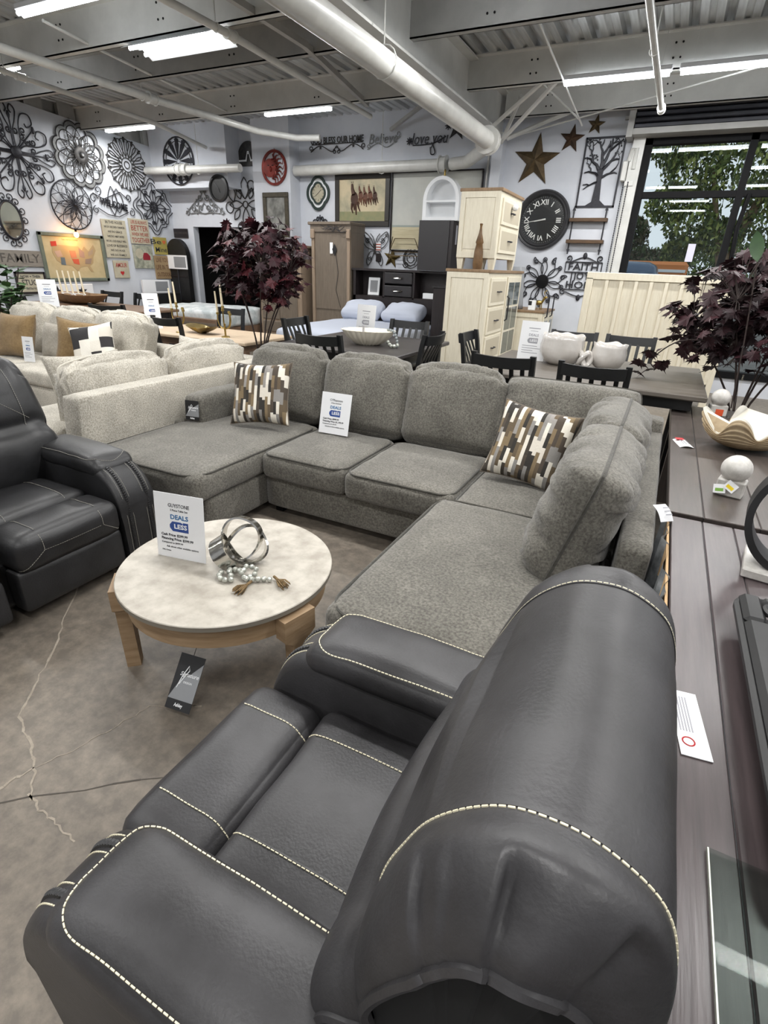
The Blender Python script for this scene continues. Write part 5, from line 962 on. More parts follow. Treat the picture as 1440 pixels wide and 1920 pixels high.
# --- back wall
YS = YB - .4
t = T('windmill_disc', 'black and white windmill disc on the bulkhead over the doorway', 'wall decor', *onback(-9.55, 3.42, YS)); G().tube([(x, y, .012) for x, y in circ(0, 0, .41)[:-1]], .014, 6, True).obj('rim', m_iron, t); G().tube([(x, y, .01) for x, y in circ(0, 0, .34)[:-1]], .007, 5, True).obj('inner_ring', m_iron, t)
for k in range(12): G().prism(rotp([(0, .03), (.045, .29), (.028, .33), (.05, .37), (0, .40), (-.05, .37), (-.028, .33), (-.045, .29)], 30 * k), .006, .016).obj('blade', m_iron, t, False)
t = T('tree_arch', 'dark arched tree of life panel over the doorway', 'wall decor', *onback(-8.06, 3.54)); G().loft([[(x, z - .2, y) for x, z in archp(.27, .42)] for y in (0, .02)]).obj('panel', m_iron2, t); G().prism([(-.27, -.12), (-.05, -.12), (-.02, 0), (.02, 0), (.05, -.12), (.27, -.12), (.27, -.09), (.07, -.09), (.02, .05), (-.02, .05), (-.07, -.09), (-.27, -.09)], .02, .025).obj('pale_trunk', m_white, t, False)
t = T('wall_clock', 'small brown faced clock with thick black rim over the doorway', 'clock', *onback(-8.52, 2.92, YS)); G().lathe([(.24, 0), (.24, .05), (.2, .06), (.19, .03)], n=32).obj('rim', m_blk, t); G().lathe([(.19, .0), (.19, .028), (.005, .028)], n=32).obj('face', mat('brown_dial', '5c5249', .6), t); G().tube([(0, 0, .04), (-.1, .1, .04)], .006, 4).obj('hand', m_blk, t); G().tube([(0, 0, .04), (.03, -.07, .04)], .006, 4).obj('hand', m_blk, t)
pl = []
for s in (1, -1):
    for p in (spi(.1, .1, .07, 180, 1.2), spi(.22, 0, .07, 90, 1.2), spi(.32, -.1, .07, 90, 1.2), spi(.5, -.17, .07, 90, 1.1), spi(.1, -.1, .07, 270, 1.2), spi(.2, -.16, .05, 270, 1.2), spi(.05, .22, .04, 180, 1.2), spline([(0, .24, 0), (.08, .12, 0), (.2, .05, 0), (.35, -.05, 0), (.55, -.2, 0)], 6), spline([(0, -.2, 0), (.2, -.18, 0), (.42, -.2, 0)], 6), [(.0, .0), (.1, -.1)]): pl.append([(s * q[0], q[1]) for q in p])
art('wall_scroll', 'pale grey triangular scroll panel above the dark doorway', 'wall decor', onback(-9.35, 2.72), pl, .011, m_pewter)
pl = [petal(.1, .48, .1), [(x, -y) for x, y in petal(.05, .5, .09)], circ(0, 0, .06)]
for s in (1, -1):
    pl += [[(s * x, y) for x, y in q] for q in (rotp(petal(.06, .42, .07), -90), circ(.17, .33, .09), [(x + .12, y + .1) for x, y in rotp(petal(0, .2, .06), -20)], [(x + .3, y + .05) for x, y in rotp(petal(0, .3, .09), -15)], circ(.42, -.05, .1), [(x + .15, y - .08) for x, y in rotp(petal(0, .25, .06), -140)], circ(.13, -.42, .1), [(.0, .1), (.17, .24)])]
art('wall_scroll', 'looped wire cross hanging behind the left maple top', 'wall decor', onback(-8.22, 2.68), pl, .011, m_iron2)
YC = YB - .32
t = T('sun_plaque', 'red metal sun and moon face plaque on the column', 'wall decor', *onback(-7.2, 3.24, YC)); m_copper = mat('red_copper', '7d2a20', .35, .5, col2='5f2018', scale=12)
ringplate(t, 'ring', circ(0, 0, .29, 40), circ(0, 0, .245, 40), 0, .02, m_copper); G().prism(circ(-.1, 0, .15, 24)[:-1], .005, .02).obj('face_disc', m_copper, t, False); G().ball((-.08, -.02, .02), .03, 8, 6, (.7, 1.6, .8)).obj('nose', m_copper, t)
for k in range(9): a = -64 + 16 * k; G().tube([(-.1 + r_ * cos(rad(a + 8 * sin(r_ * 60))), r_ * sin(rad(a + 8 * sin(r_ * 60))), .012) for r_ in (.14, .18, .22, .26, .30, .33)], [.02, .018, .015, .012, .008, .004], 5).obj('ray', m_copper, t)
for s in (-1, 1): G().ball((-.08 + s * .05, .04, .02), .018, 6, 5, (1.3, .6, .6)).obj('eye', m_iron, t)
def framed(label, place, w, h, fw, mf, mp, th=.04):
    t = T('framed_picture', label, 'picture', *place); G().bx(-w / 2 + fw, w / 2 - fw, -h / 2 + fw, h / 2 - fw, 0, .015).obj('canvas', mp, t, False)
    for a in ((-w / 2, w / 2, h / 2 - fw, h / 2), (-w / 2, w / 2, -h / 2, -h / 2 + fw), (-w / 2, -w / 2 + fw, -h / 2 + fw, h / 2 - fw), (w / 2 - fw, w / 2, -h / 2 + fw, h / 2 - fw)): G().bx(*a, 0, th, .006).obj('frame_rail', mf, t, False)
    return t
framed('dark framed grey sketch on the column behind the left maple', onback(-7.2, 2.44, YC), .6, .8, .08, mat('bronze_frame', '4c4638', .5, .3, col2='3b362b', scale=20), mat('grey_sketch', '5f5f5b', .25, col2='8f8f8a', scale=4, detail=8, ramp=(.4, .6)))
t = board('small dark plaque beside the dark doorway', -10.12, 2.14, .42, .18, m_esp, [], m_print, onback, 'plaque'); text('WELCOME HOME', .05, m_bktx, t, 0, 0, .022)
t = art('word_art', 'metal God Bless Our Home words high on the back wall', 'sign', onback(-6.02, 3.62), [spline([(-.55, -.1, 0), (-.35, -.02, 0), (-.1, -.12, 0), (0, -.04, 0), (.1, -.12, 0), (.35, -.02, 0), (.55, -.1, 0)], 6), spi(-.56, -.06, .05, 270, 1.2), spi(.56, -.06, .05, 270, 1.2, -1), spi(-.04, -.12, .04, 90, 1.2), spi(.04, -.12, .04, 90, 1.2, -1), [(-.54, .0), (.54, .0)]], .008, m_iron2)
text('GOD BLESS OUR HOME', .14, m_iron2, t, 0, .05, .012, w=1.12, ext=.004, bold=.002)
for x in (-.35, 0, .35): G().prism([(x + .03 * (1 if i % 2 == 0 else .45) * sin(pi * i / 5), -.05 + .03 * (1 if i % 2 == 0 else .45) * cos(pi * i / 5)) for i in range(10)], .006, .014).obj('star', m_iron2, t, False)
def script(name, label, place, w, h, pts, m, r, txt=None, extra=()):
    t = T(name, label, 'sign', *place); 
    if txt: text(txt, h * .7, m, t, 0, 0, .01, w=w, ext=.004, shear=.25)
    g = G()
    for p in extra: g.tube([(q[0], q[1], .01) for q in p], r, 5)
    g.obj('flourish', m, t); return t
script('word_art', 'thin silver Believe script on the back wall', onback(-5.08, 3.64), .56, .3, None, m_pewter, .006, 'Believe', [spline([(-.3, -.14, 0), (-.1, -.06, 0), (.1, -.12, 0), (.34, .02, 0)], 6), spi(-.28, -.1, .04, 270, 1.2), spi(.3, .06, .05, 200, 1.1)])
t = script('word_art', 'black love you script with small flowers on the back wall', onback(-4.2, 3.60), .66, .34, None, m_iron, .009, 'love you', [spline([(-.3, -.08, 0), (-.1, -.08, 0), (.1, -.06, 0), (.3, .02, 0)], 6), spline([(.05, -.05, 0), (.12, -.2, 0), (.05, -.22, 0), (.03, -.12, 0)], 5)])
for x, y in ((-.36, -.02), (.33, .16)):
    for k in range(8): G().tube([(x, y, .012), (x + .06 * cos(k * pi / 4), y + .06 * sin(k * pi / 4), .012)], [.016, .006], 5).obj('flower_petal', m_iron, t)
def star(label, place, R, m, z=.0, tilt=0):
    t = T('barn_star', label, 'star', *place); g = G(); o = [(R * (1 if i % 2 == 0 else .39) * sin(pi * i / 5 + tilt), R * (1 if i % 2 == 0 else .39) * cos(pi * i / 5 + tilt), 0) for i in range(10)]; g.add(o + [(0, 0, R * .26)], [(i, 10, (i + 1) % 10) for i in range(10)]); g.obj('facets', m, t, False); G().tube(o, .004, 4, True).obj('edge_wire', m, t); return t
star('small dark star at the right end of the wall words', onback(-3.71, 3.73), .19, m_iron2, tilt=.1); star('largest bronze barn star above the big clock', onback(-2.36, 3.22), .37, m_bronze, tilt=.06); star('middle rusty barn star between the other two', onback(-1.86, 3.48), .19, mat('red_bronze', '5d4433', .5, .5, col2='43362a', scale=8), tilt=.1); star('smallest bronze barn star near the shutter', onback(-1.54, 3.64), .13, m_bronze, tilt=.1); star('dark gold star low on the wall beside the butterfly', onback(-4.82, 1.78), .18, mat('dark_gold', '6f5f38', .4, .7), tilt=.15)
t = T('quatrefoil_clock', 'green quatrefoil clock with cream dial left of the horses', 'clock', *onback(-6.43, 2.85)); m_grn = mat('dark_green_metal', '1f2f2a', .45)
def qf(R, n=64): return [(R * (.86 + .14 * abs(cos(2 * a))) * cos(a), R * 1.12 * (.86 + .14 * abs(cos(2 * a))) * sin(a)) for a in [2 * pi * i / n for i in range(n + 1)]]
ringplate(t, 'outer_frame', qf(.26), qf(.215), 0, .03, m_grn); ringplate(t, 'inner_frame', qf(.17), qf(.14), 0, .035, m_grn); G().prism(qf(.215)[:-1], 0, .008).obj('mirror_band', m_white, t, False); G().prism(qf(.145)[:-1], .008, .012).obj('dial', m_cboard, t, False)
for a in (40, 215): G().tube([(0, 0, .016), (.09 * cos(rad(a)), .09 * sin(rad(a)), .016)], .004, 4).obj('hand', m_blk, t)
for k in range(12): G().bx(-.004, .004, .1, .13, .012, .015).obj('hour_mark', m_dkprint, t, False, rot=(0, 0, rad(30 * k)))
# horses painting
m_paint = mat('horse_painting_ground', '8f8d78', .6, col2='c3b596', scale=2.2, detail=6, ramp=(.35, .6)); t = framed('dark framed painting of five running horses', onback(-5.47, 2.72), 1.15, .85, .09, mat('black_brown_frame', '2a2622', .5), m_paint)
G().bx(-.48, .48, -.33, -.18, .0152, .016).obj('meadow', mat('meadow_green', '7d8160', .7, col2='8f8a66', scale=6), t, False)
def horse(x, y, s, m):
    o = T('h', 'x', 'x'); bpy.data.objects.remove(o); g = G(); z = .017
    def el(cx, cy, a, b, ang=0): g.add([(x + s * (cx + a * cos(q) * cos(ang) - b * sin(q) * sin(ang)), y + s * (cy + a * cos(q) * sin(ang) + b * sin(q) * cos(ang)), z) for q in [2 * pi * i / 16 for i in range(16)]], [tuple(range(16))])
    def st(p, w): g.tube([(x + s * a, y + s * b, z) for a, b in p], [s * k for k in w], 5)
    el(0, .02, .11, .16); st([(-.02, .12), (-.06, .24), (-.07, .34)], [.07, .05, .035]); st([(-.07, .35), (-.055, .26)], [.03, .025]); st([(-.05, .37), (-.045, .41)], [.012, .004]); st([(-.09, .37), (-.095, .41)], [.012, .004])
    st([(-.06, -.08), (-.08, -.2), (-.04, -.3)], [.04, .025, .016]); st([(.03, -.1), (.05, -.22), (.06, -.34)], [.04, .025, .016]); st([(.09, -.05), (.13, -.18), (.17, -.26)], [.035, .02, .014]); st([(-.01, -.1), (.0, -.24)], [.03, .016])
    g.obj('painted_horse', m, t)
m_bay = mat('bay_brown', '4a2f22', .7, col2='3a251c', scale=12); m_bay2 = mat('chestnut_brown', '6b4330', .7, col2='55362a', scale=12)
horse(.27, .06, .42, m_bay); horse(.17, .07, .44, m_bay2); horse(-.03, .07, .44, m_bay2); horse(.07, .05, .46, m_bay2); horse(-.16, .01, .72, m_bay)
# big pale painting
t = framed('large pale field and sky canvas behind the white arch shelf', onback(-4.02, 2.52), 1.68, 1.24, .02, m_esp, mat('pale_sky_canvas', 'c6c6be', .7, col2='b5b7b2', scale=1.5), .05); G().bx(-.81, .81, -.59, -.22, .0152, .018).obj('wheat_field', mat('wheat_field', 'c9bfa0', .7, col2='b7ac8c', scale=3, stretch=(1, 10, 1)), t, False); G().bx(-.81, .81, -.23, -.2, .0155, .019).obj('treeline', mat('treeline_grey', '98a09a', .7), t, False)
art('wall_scroll', 'small dark scroll crest peeking over the armoire top', 'wall decor', onback(-6.4, 2.36), [spi(-.12, 0, .06, 0, 1.2), spi(.12, 0, .06, 180, 1.2, -1), spi(-.05, .06, .04, 0, 1.2), spi(.05, .06, .04, 180, 1.2, -1), [(-.2, -.05), (0, .02), (.2, -.05)], [(0, 0), (0, .13)]], .01)
t = board('tiny striped flag plaque right of the armoire', -5.1, 1.96, .1, .14, m_paper, [], m_red, lambda u, z: onback(u, z), 'plaque')
for k in range(3): G().bx(-.05, .05, -.06 + .045 * k, -.04 + .045 * k, .02, .022).obj('stripe', m_redtx, t, False)
board('tiny dark plaque below the striped flag plaque', -5.1, 1.78, .1, .14, m_esp, [], m_red, onback, 'plaque')
pl = []
for s in (1, -1):
    for q in (spline([(.01, -.02, 0), (.08, .16, 0), (.24, .28, 0), (.27, .14, 0), (.17, .02, 0), (.01, -.02, 0)], 6), spline([(.01, -.04, 0), (.1, -.06, 0), (.17, -.2, 0), (.14, -.29, 0), (.07, -.2, 0), (.01, -.04, 0)], 6), spi(.16, .14, .05, 200, 1.2), spi(.11, -.17, .04, 120, 1.2), spi(.24, .22, .03, 0, 1), spline([(.0, .04, 0), (.04, .18, 0), (.1, .25, 0)], 5), spline([(.01, 0, 0), (.12, .1, 0), (.24, .22, 0)], 5)): pl.append([(s * a[0], a[1]) for a in q])
t = art('wall_butterfly', 'grey wire butterfly above the bookcase headboard', 'wall decor', onback(-5.0 - .18, 1.93), pl, .007, m_iron2); G().tube([(0, .08, .015), (0, -.1, .015)], [.02, .012], 6).obj('body', m_iron2, t)
art('wall_frame', 'wire trapezoid shelf frame leaning before the pale canvas', 'wall decor', onback(-4.52, 1.98, YB - .1), [[(-.2, .12), (.2, .12), (.3, -.1), (-.3, -.1), (-.2, .12)], [(-.24, .15), (-.32, -.2)], [(.2, .12), (.32, -.12)], [(-.3, -.16), (.3, -.16)]], .008, m_bronze)
art('wall_scroll', 'spiral wire scroll right of the dark gold star', 'wall decor', onback(-4.42, 1.78), [spi(0, 0, .15, 90, 2.2), spi(.03, .12, .06, 0, 1.2), spi(-.1, -.1, .06, 180, 1.2), circ(0, 0, .16)], .009, m_iron2)
# big clock
m_num = mat('silver_numeral', 'd2d2ce', .5)
t = T('wall_clock', 'big black clock with silver roman numerals under the barn star', 'clock', *onback(-2.12, 2.40)); G().lathe([(.43, 0), (.43, .05), (.41, .075), (.385, .06), (.37, .075), (.345, .05), (.34, .02)], n=56).obj('rim', mat('charcoal_rim', '343436', .45), t); G().lathe([(.345, 0), (.345, .022), (.005, .022)], n=48).obj('face', mat('gloss_black_dial', '2c2d2e', .12, coat=1), t)
for k, s in enumerate(('XII', 'I', 'II', 'III', 'IIII', 'V', 'VI', 'VII', 'VIII', 'IX', 'X', 'XI')):
    a = rad(-30 * k); o = text(s, .105, m_num, t, -.25 * sin(a), .25 * cos(a), .024, bold=.002); o.rotation_euler = (0, 0, a); o.name = 'numeral'
for k in range(60): G().bx(-.0025, .0025, .315, .33, .022, .0235).obj('minute_mark', m_pewter, t, False, rot=(0, 0, rad(6 * k)))
G().tube([(.03, .01, .03), (-.24, -.03, .03)], [.011, .004], 5).obj('minute_hand', m_num, t); G().tube([(.05, .015, .032), (-.13, -.02, .032)], [.014, .005], 5).obj('hour_hand', m_num, t)
# tree panel
t = T('metal_tree_art', 'black cut metal tree in a tall rectangular frame', 'wall decor', *onback(-1.36, 3.03)); hw, hh = .285, .455
for a in ((-hw, hw, hh - .025, hh), (-hw, hw, -hh, -hh + .025), (-hw, -hw + .025, -hh, hh), (hw - .025, hw, -hh, hh)): G().bx(*a, 0, .012).obj('frame_bar', m_iron, t, False)
g = G(); random.seed(11); g.prism([(-.16, -.44), (-.06, -.38), (-.035, -.1), (-.05, .06), (0, .1), (.045, .06), (.035, -.1), (.06, -.36), (.16, -.44)], .002, .01)
def br(p, a, L2, w, d):
    q = (p[0] + L2 * cos(rad(a)), p[1] + L2 * sin(rad(a)))
    if abs(q[0]) > hw - .02 or q[1] > hh - .02 or q[1] < -.25: return
    m_ = ((p[0] + q[0]) / 2 + .012, (p[1] + q[1]) / 2 + .012); g.tube([(p[0], p[1], .006), (m_[0], m_[1], .006), (q[0], q[1], .006)], [w, w * .85, w * .65], 5)
    if d > 0:
        for da in ((-34, 24) if d > 1 else (-50, 0, 45)): br(q, a + da + random.uniform(-12, 12), L2 * random.uniform(.68, .85), w * .66, d - 1)
    else: g.ball((q[0], q[1], .006), .012, 6, 4, (1, 1, .5))
for p, a, L2, w in (((0, .05), 95, .16, .03), ((-.03, .04), 135, .15, .026), ((.03, .04), 48, .15, .026), ((-.03, -.04), 155, .12, .02), ((.03, -.06), 25, .12, .02), ((-.02, -.12), 200, .12, .016), ((.01, .08), 70, .2, .026)): br(p, a, L2, w, 4)
g.obj('tree', m_iron, t)
# ladder shelf
t = T('wall_shelf', 'two tier wood shelf on black iron arrows under the tree panel', 'shelf', *onback(-1.4, 2.25)); m_rust = mat('rustic_wood', '5f472f', .6, col2='4a3623', scale=6, stretch=(1, 8, 1))
for x in (-.24, .24): G().tube([(x, .33, .05), (x, -.33, .05)], .011, 6).obj('iron_rod', m_iron, t); [G().prism([(x - .025, y), (x + .025, y), (x, y + s * .07)], .04, .06).obj('arrow_tip', m_iron, t, False) for y, s in ((.28, 1), (-.26, -1))]
for y in (.15, -.15): G().bx(-.28, .28, y - .025, y + .025, 0, .14, .004).obj('shelf_board', m_rust, t, False)
pl = [circ(0, 0, .1)]
for k in range(14): pl.append(rotp(spline([(.02, .08, 0), (.08, .22, 0), (.02, .34, 0), (0, .4, 0), (-.03, .35, 0), (.02, .3, 0)], 5) if k % 2 else petal(.08, .34, .05), 360 / 14 * k)); pl.append(rotp([(x, y + .33) for x, y in circ(0, 0, .03, 12)], 360 / 14 * k))
t = art('wall_flower', 'looped wire sunflower below the big clock', 'wall decor', onback(-1.98, 1.5), pl, .008, m_iron); G().lathe([(.1, 0), (.1, .05), (.005, .06)], n=18).obj('hub', m_black, t)
t = art('word_art', 'black FAITH JOY HOPE word sign beside the window', 'sign', onback(-1.36, 1.6), [spi(-.24, .26, .05, 270, 1.2), spi(.24, .26, .05, 270, 1.2, -1), spline([(-.22, .2, 0), (0, .28, 0), (.22, .2, 0)], 6), [(-.28, .06), (.28, .06)], [(-.28, .21), (.28, .21)], [(-.28, .06), (-.28, .21)], [(.28, .06), (.28, .21)], [(-.28, -.2), (.28, -.2)], spi(-.26, -.24, .05, 90, 1.2), spi(.26, -.24, .05, 90, 1.2, -1), spline([(-.22, -.24, 0), (0, -.3, 0), (.22, -.24, 0)], 6), [(-.16, .06), (-.16, -.2)], [(.16, .06), (.16, -.2)]], .009)
for s, y, w in (('FAITH', .135, .46), ('JOY', 0, .26), ('HOPE', -.135, .46)): text(s, .15, m_iron, t, 0, y, .012, w=w, ext=.004, bold=.002)
for y, s in ((.3, 1), (-.32, -1)): G().ball((0, y, .01), .05, 8, 6, (.7, 1, .3)).obj('fleur', m_iron, t)
# ------------------------------------------------------------------ plants
def leafmat(name, a, b, tr=.15):
    m = mat(name, a, .5, col2=b, scale=7, spec=.35); return m
lm = [leafmat('maroon_leaf_a', '2c1118', '3a161f'), leafmat('maroon_leaf_b', '200d12', '2b121a'), leafmat('maroon_leaf_c', '45161d', '551d24')]
lm2 = [leafmat('burgundy_leaf_a', '2c191d', '392126'), leafmat('burgundy_leaf_b', '211317', '2c1a1e'), leafmat('burgundy_leaf_c', '3d2429', '482b30')]
m_bark = mat('dark_twig', '2b2220', .8, col2='3a2e2a', scale=20); m_pot = mat('grey_planter', '8d8a85', .7)
ML = [(0, -.45), (.06, -.3), (.32, -.36), (.24, -.2), (.5, -.1), (.4, -.0), (.62, .26), (.34, .18), (.3, .32), (.2, .28), (.16, .5), (.06, .42), (0, .8)]
ML = ML + [(-x, y) for x, y in ML[-2:0:-1]]
def mapleleaf(name, m, s=.1):
    g = G(); n = len(ML); g.add([(x * s, y * s, -abs(x) * s * .25 + .05 * s * (y > .3)) for x, y in ML] + [(0, 0, .03 * s)], [(i, (i + 1) % n, n) for i in range(n)]); return g.mesh(name, m, False)
def maple(name, label, base, H, crown, ms, n, seed, stems, s=.1, cc=None):
    random.seed(seed); t = T(name, label, 'plant', base); g = G(); g.lathe([(.01, 0), (.13, 0), (.16, .28), (.15, .3), (.14, .27), (.01, .26)], n=20); g.obj('planter', m_pot, t)
    cx, cz, rx, ry, rz = crown; tips = []
    for k in range(stems):
        a = 2 * pi * k / stems + random.uniform(-.3, .3); q = V((cx + rx * .65 * cos(a), ry * .65 * sin(a), cz + random.uniform(-.3, .5) * rz)); pts = spline([(.02 * cos(a), .02 * sin(a), .25), (.08 * cos(a) + cx * .3, .08 * sin(a), .55 * (cz - .1)), tuple(q)], 6)
        G().tube(pts, [.013 * (1 - .7 * i / len(pts)) for i in range(len(pts))], 6).obj('stem', m_bark, t); tips += pts[-8:]
    meshes = [mapleleaf('leaf', m, s) for m in ms]; tw = G(); k = 0; tries = 0
    while k < n and tries < 8000:
        tries += 1; p = V((random.uniform(-1, 1), random.uniform(-1, 1), random.uniform(-1, 1)))
        if p.length > 1 or p.length < .35: continue
        if noise.noise(p * 2.2 + V((seed, 0, 0))) < -.18: continue
        q = V((cx + p.x * rx, p.y * ry, cz + p.z * rz)); d = q - V((cx, 0, cz - rz * .4)); yaw = atan2(d.y, d.x) - pi / 2 + random.uniform(-.8, .8)
        inst('leaf', random.choice(meshes + [meshes[0]]), t, q, (random.uniform(-1.4, .1), random.uniform(-.6, .6), yaw), [random.uniform(.75, 1.3)] * 3); k += 1
        e = min(tips, key=lambda x: (x - q).length)
        if (e - q).length < .6: tw.tube([e, e.lerp(q, .6) + V((0, 0, .02)), q], .0028, 4)
    o = tw.obj('twigs', m_bark, t); o['kind'] = 'stuff'; lg = G(); k = 0
    while k < n * .9:
        p = V((random.uniform(-1, 1), random.uniform(-1, 1), random.uniform(-1, 1)))
        if p.length > .85 or noise.noise(p * 2.2 + V((seed, 0, 0))) < -.1: continue
        mt = M.Translation((cx + p.x * rx, p.y * ry, cz + p.z * rz)) @ Euler((random.uniform(-1.4, .1), random.uniform(-.6, .6), random.uniform(0, 6.28))).to_matrix().to_4x4(); nl = len(ML); lg.add([(x * s, y * s, -abs(x) * s * .25) for x, y in ML] + [(0, 0, .03 * s)], [(i, (i + 1) % nl, nl) for i in range(nl)], mt); k += 1
    o = lg.obj('inner_foliage', ms[1], t, False); o['kind'] = 'stuff'; return t
maple('red_maple_plant', 'artificial dark red maple behind the grey sectional at left', (-4.12, 5.0, 0), 2, (.09, 1.63, .60, .5, .47), lm, 300, 4, 6, .115)
mp = maple('red_maple_plant', 'artificial burgundy maple at the right edge of the picture', (.72, 5.2, 0), 1.9, (-.06, 1.42, .70, .5, .46), lm2, 290, 9, 6, .125)
# drooping side branch of the right maple
random.seed(21); base = mp.location; pts = spline([(.45, 5.0, 1.2), (.15, 4.85, 1.2), (-.02, 4.8, 1.05), (.02, 4.78, .98)], 6); G().tube([p - base for p in pts], .005, 5).obj('stem', m_bark, mp)
me = mapleleaf('leaf', lm2[0], .125)
for i in range(26):
    p = random.choice(pts) - base + V((random.uniform(-.09, .09), random.uniform(-.06, .06), random.uniform(-.1, .1))); inst('leaf', me, mp, p, (random.uniform(-1.3, -.2), random.uniform(-.5, .5), random.uniform(-1, 1)), [random.uniform(.7, 1.1)] * 3)
m_green = mat('green_leaf', '3d5a35', .5, col2='2c4527', scale=8); m_green2 = mat('olive_leaf', '4c6b3f', .5, col2='38522f', scale=8)
def ovleaf(L2, w): 
    g = G(); n = 9; g.add([(s * w * sin(pi * i / (n - 1)) ** .8, L2 * i / (n - 1), -.15 * L2 * (i / (n - 1)) ** 2 - (abs(s) * .1 * w)) for i in range(n) for s in (-1, 0, 1)], [f for i in range(n - 1) for f in ((3 * i, 3 * i + 1, 3 * i + 4, 3 * i + 3), (3 * i + 1, 3 * i + 2, 3 * i + 5, 3 * i + 4))]); return g
t = T('green_leaf_spray', 'single broad green leaf poking out of the right maple', 'plant', (.60, 4.72, .76)); ovleaf(.2, .045).obj('leaf', m_green, t, 2, (-.12, 0, 1.0), (rad(-75), rad(165), rad(10))); G().tube([(0, 0, 0), (-.05, .02, .5), (-.12, 0, 1.0)], .005, 5).obj('stem', m_bark, t)
random.seed(8); t = T('leafy_plant', 'leafy green plant at the left picture edge by the FAMILY sign', 'plant', (-8.0, 4.42, 0)); G().lathe([(.01, 0), (.16, 0), (.2, .35), (.19, .36), (.01, .33)], n=18).obj('planter', m_pot, t)
lms = [ovleaf(.16, .045).mesh('leaf', m_green, 2), ovleaf(.14, .04).mesh('leaf', m_green2, 2)]
for k in range(9):
    a = 2 * pi * k / 9; pts = spline([(0, 0, .3), (.12 * cos(a), .12 * sin(a), .8), (.3 * cos(a), .3 * sin(a), 1.1 + .45 * random.random())], 8); G().tube(pts, .008, 5).obj('stem', m_bark, t)
    for p in pts[4:]:
        for j in range(2): inst('leaf', random.choice(lms), t, p + V((random.uniform(-.05, .05), random.uniform(-.05, .05), random.uniform(-.03, .03))), (random.uniform(-.3, .6), random.uniform(-.4, .4), random.uniform(0, 6.28)), [random.uniform(.8, 1.4)] * 3)
# ------------------------------------------------------------------ street outside the window
m_asph = mat('asphalt', '6f6d6b', .9, col2='5f5d5b', scale=3); struct(G().bx(-30, 40, YB + .16, 70, -.25, -.15).obj('ground', m_asph, smooth=False))
m_fol = [mat('foliage_a', '55682f', .7, col2='738343', scale=3), mat('foliage_b', '3a4a28', .7, col2='54653a', scale=3), mat('foliage_c', '7d8a45', .7, col2='9aa159', scale=3)]; m_trunk = mat('pale_trunk_bark', '9a8266', .8, col2='7f6a52', scale=6)
def tree(label, x, y, trunk, blobs, seed, mi, nl=2600, ls=.16):
    random.seed(seed); t = T('street_tree', label, 'tree', (x, y, -.15)); 
    for pts, r0, r1 in trunk: p = spline(pts, 6); G().tube(p, [r0 + (r1 - r0) * i / len(p) for i in range(len(p))], 8).obj('trunk', m_trunk, t)
    for k, mm in enumerate(mi):
        g = G()
        for i in range(nl // len(mi)):
            b = random.choice(blobs); d = V((random.gauss(0, 1), random.gauss(0, 1), random.gauss(0, 1))).normalized() * random.uniform(.35, 1) ** .5; c = V(b[:3]) + V((d.x * b[3], d.y * b[3], d.z * b[3] * .8)); R = Euler((random.uniform(0, 6), random.uniform(0, 6), random.uniform(0, 6))).to_matrix(); s = ls * random.uniform(.6, 1.4)
            g.add([c + R @ V(q) for q in ((-s, 0, 0), (0, -s * .5, 0), (s, 0, 0), (0, s * .5, 0))], [(0, 1, 2, 3)])
        o = g.obj('foliage', mm, t, False); o['kind'] = 'stuff'
tree('tall green street tree filling most of the shop window', 1.3, 22, [([(0, 0, 0), (.0, 0, 1.6), (.25, 0, 3.2), (1.0, 0, 5.5)], .2, .1), ([(.05, 0, 1.8), (-.5, 0, 3.4), (-1.0, 0, 5)], .12, .06)], [(-.2, 0, 4.7, 1.2), (-1.5, 0, 4.9, 1.0), (-2.0, .5, 4.0, .8), (-1.2, 0, 3.4, .9), (-2.1, 0, 5.6, .9), (.9, 0, 5.0, 1.4), (-.6, 0, 6.2, 1.5), (1.2, 0, 3.6, 1.1), (-.3, 0, 3.0, .7), (.6, 0, 6.6, 1.5), (-1.4, 1, 2.6, .6), (2.2, 0, 5.2, 1.6), (2.6, 0, 3.4, 1.2)], 1, [m_fol[0], m_fol[2], m_fol[1]], 13000, .085)
tree('dark olive bush tree low at the left of the window', -2.1, 26, [([(0, 0, 0), (0, 0, 2)], .15, .08)], [(0, 0, 2.6, 1.0), (.9, 0, 2.2, .8), (-1.0, 0, 2.4, 1.0), (1.6, 0, 1.6, .8), (.1, 0, 3.4, .7)], 2, [m_fol[1], mat('foliage_d', '5a5440', .8, col2='6b6548', scale=3)], 6000, .09)
tree('distant hedge of mixed trees across the street', 1, 34, [([(0, 0, 0), (0, 0, 2)], .2, .1)], [(0, 0, 2, 1.6), (2, 0, 2.4, 1.6), (-2, 0, 2, 1.4), (4, 0, 2.6, 2.0), (6, 0, 4, 2.4), (-3.5, 0, 2.2, 1.4)], 3, [m_fol[1], m_fol[0]], 6000, .14)
m_carb = mat('blue_grey_car_paint', '4c5d74', .25, .4); m_org = mat('orange_truck_paint', 'c9762f', .4); m_cwin = mat('dark_car_window', '20262b', .1); m_tyre = mat('tyre', '151515', .8)
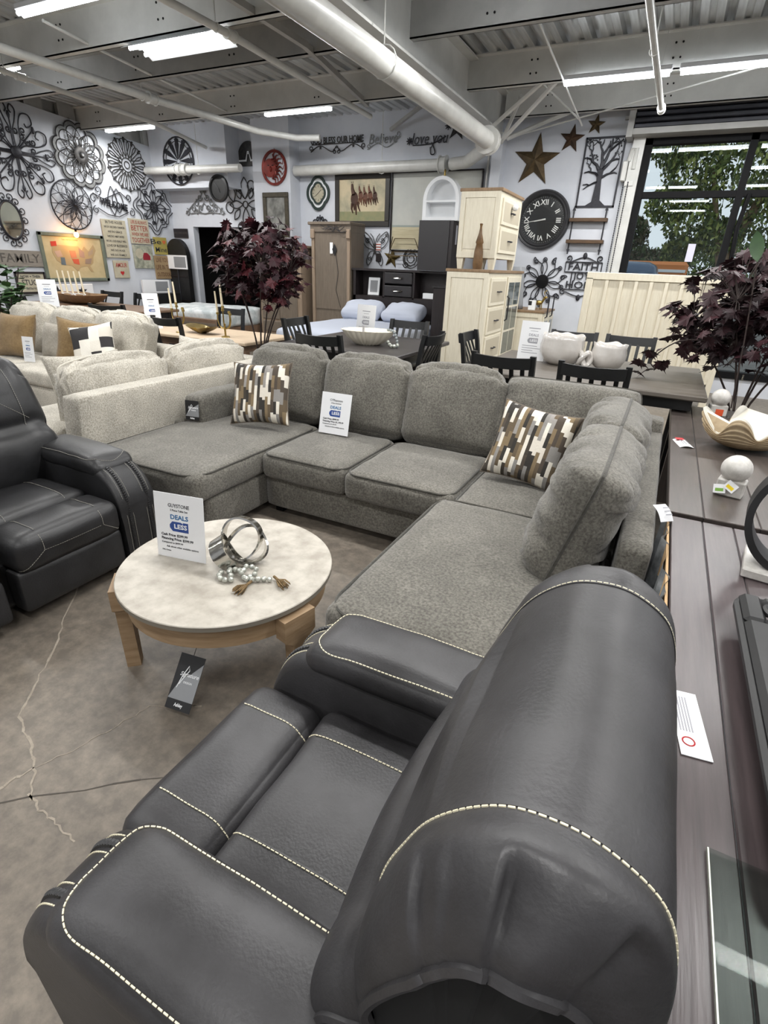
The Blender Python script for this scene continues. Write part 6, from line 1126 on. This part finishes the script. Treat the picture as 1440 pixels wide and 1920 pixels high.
def car(label, x, y, m, L2, h, cab):
    t = T('parked_car', label, 'car', (x, y, -.15)); G().soft((0, 0, .55), (L2, 1.7, .6), .15, (0, 0, .03), 8).obj('body', m, t, 2); G().soft((cab, 0, h * .5 + .45), (L2 * .55, 1.5, h), .22, (0, 0, .03), 8).obj('cabin', m, t, 2); G().bx(cab - L2 * .22, cab + L2 * .22, -.77, .77, h * .5 + .45, h * .5 + .45 + h * .3, .05).obj('window', m_cwin, t, False)
    for sx in (-.32, .32):
        for sy in (-1, 1): G().tube([(sx * L2, sy * .85, .32), (sx * L2, sy * .68, .32)], .32, 16).obj('wheel', m_tyre, t)
car('blue grey car parked beyond the headboard panel', -1.1, 15, m_carb, 2.6, 1.62, 0)
t = T('orange_truck', 'orange service truck parked outside the shop window', 'truck', (-.5, 18, -.15)); G().bx(-.85, .75, -.9, .9, .5, 2.16, .08).obj('box_body', m_org, t, False); G().bx(-.86, -.6, -.7, .7, 1.4, 2.0).obj('window', m_cwin, t, False); G().bx(-.8, .7, -.92, -.9, 1.9, 1.97).obj('white_stripe', m_white, t, False); 
for sx in (-.5, .4): G().tube([(sx, -.92, .4), (sx, .92, .4)], .4, 16).obj('axle_wheels', m_tyre, t)
t = T('window_notice', 'pale paper notice stuck to the inside of the shop window', 'notice', (.12, YB + .035, 1.98)); G().bx(-.05, .05, -.002, .0, -.12, .12).obj('paper', mat('lilac_paper', 'cfcde0', .7), t, False)
# ------------------------------------------------------------------ repeats share a group
GROUPS = {'dining_chair': 'black dining chairs around the counter tables', 'price_sign': 'acrylic price signs on the furniture', 'throw_pillow': 'throw pillows on the sofas', 'wall_medallion': 'metal medallions on the left wall', 'barn_star': 'metal stars on the back wall', 'drain_pipe': 'white drain pipes', 'sprinkler_pipe': 'sprinkler pipes under the roof', 'word_sign': 'word signs on the left wall', 'word_art': 'metal word art', 'candelabra': 'gold candelabra on the pale table', 'sphere_bookend': 'marble ball bookends', 'ceramic_pot': 'crumpled white pots', 'bed_pillow': 'pillows on the bed', 'red_maple_plant': 'artificial maples', 'hang_tag': 'hang tags', 'paper_tag': 'paper tags on the dark tables', 'street_tree': 'trees outside the window', 'strip_light': 'strip lights out over the showroom', 'wall_scroll': 'wire scrolls on the back wall'}
for o in list(COL.objects):
    k = o.name.split('.')[0]
    if o.parent is None and 'category' in o and k in GROUPS: o['group'] = GROUPS[k]
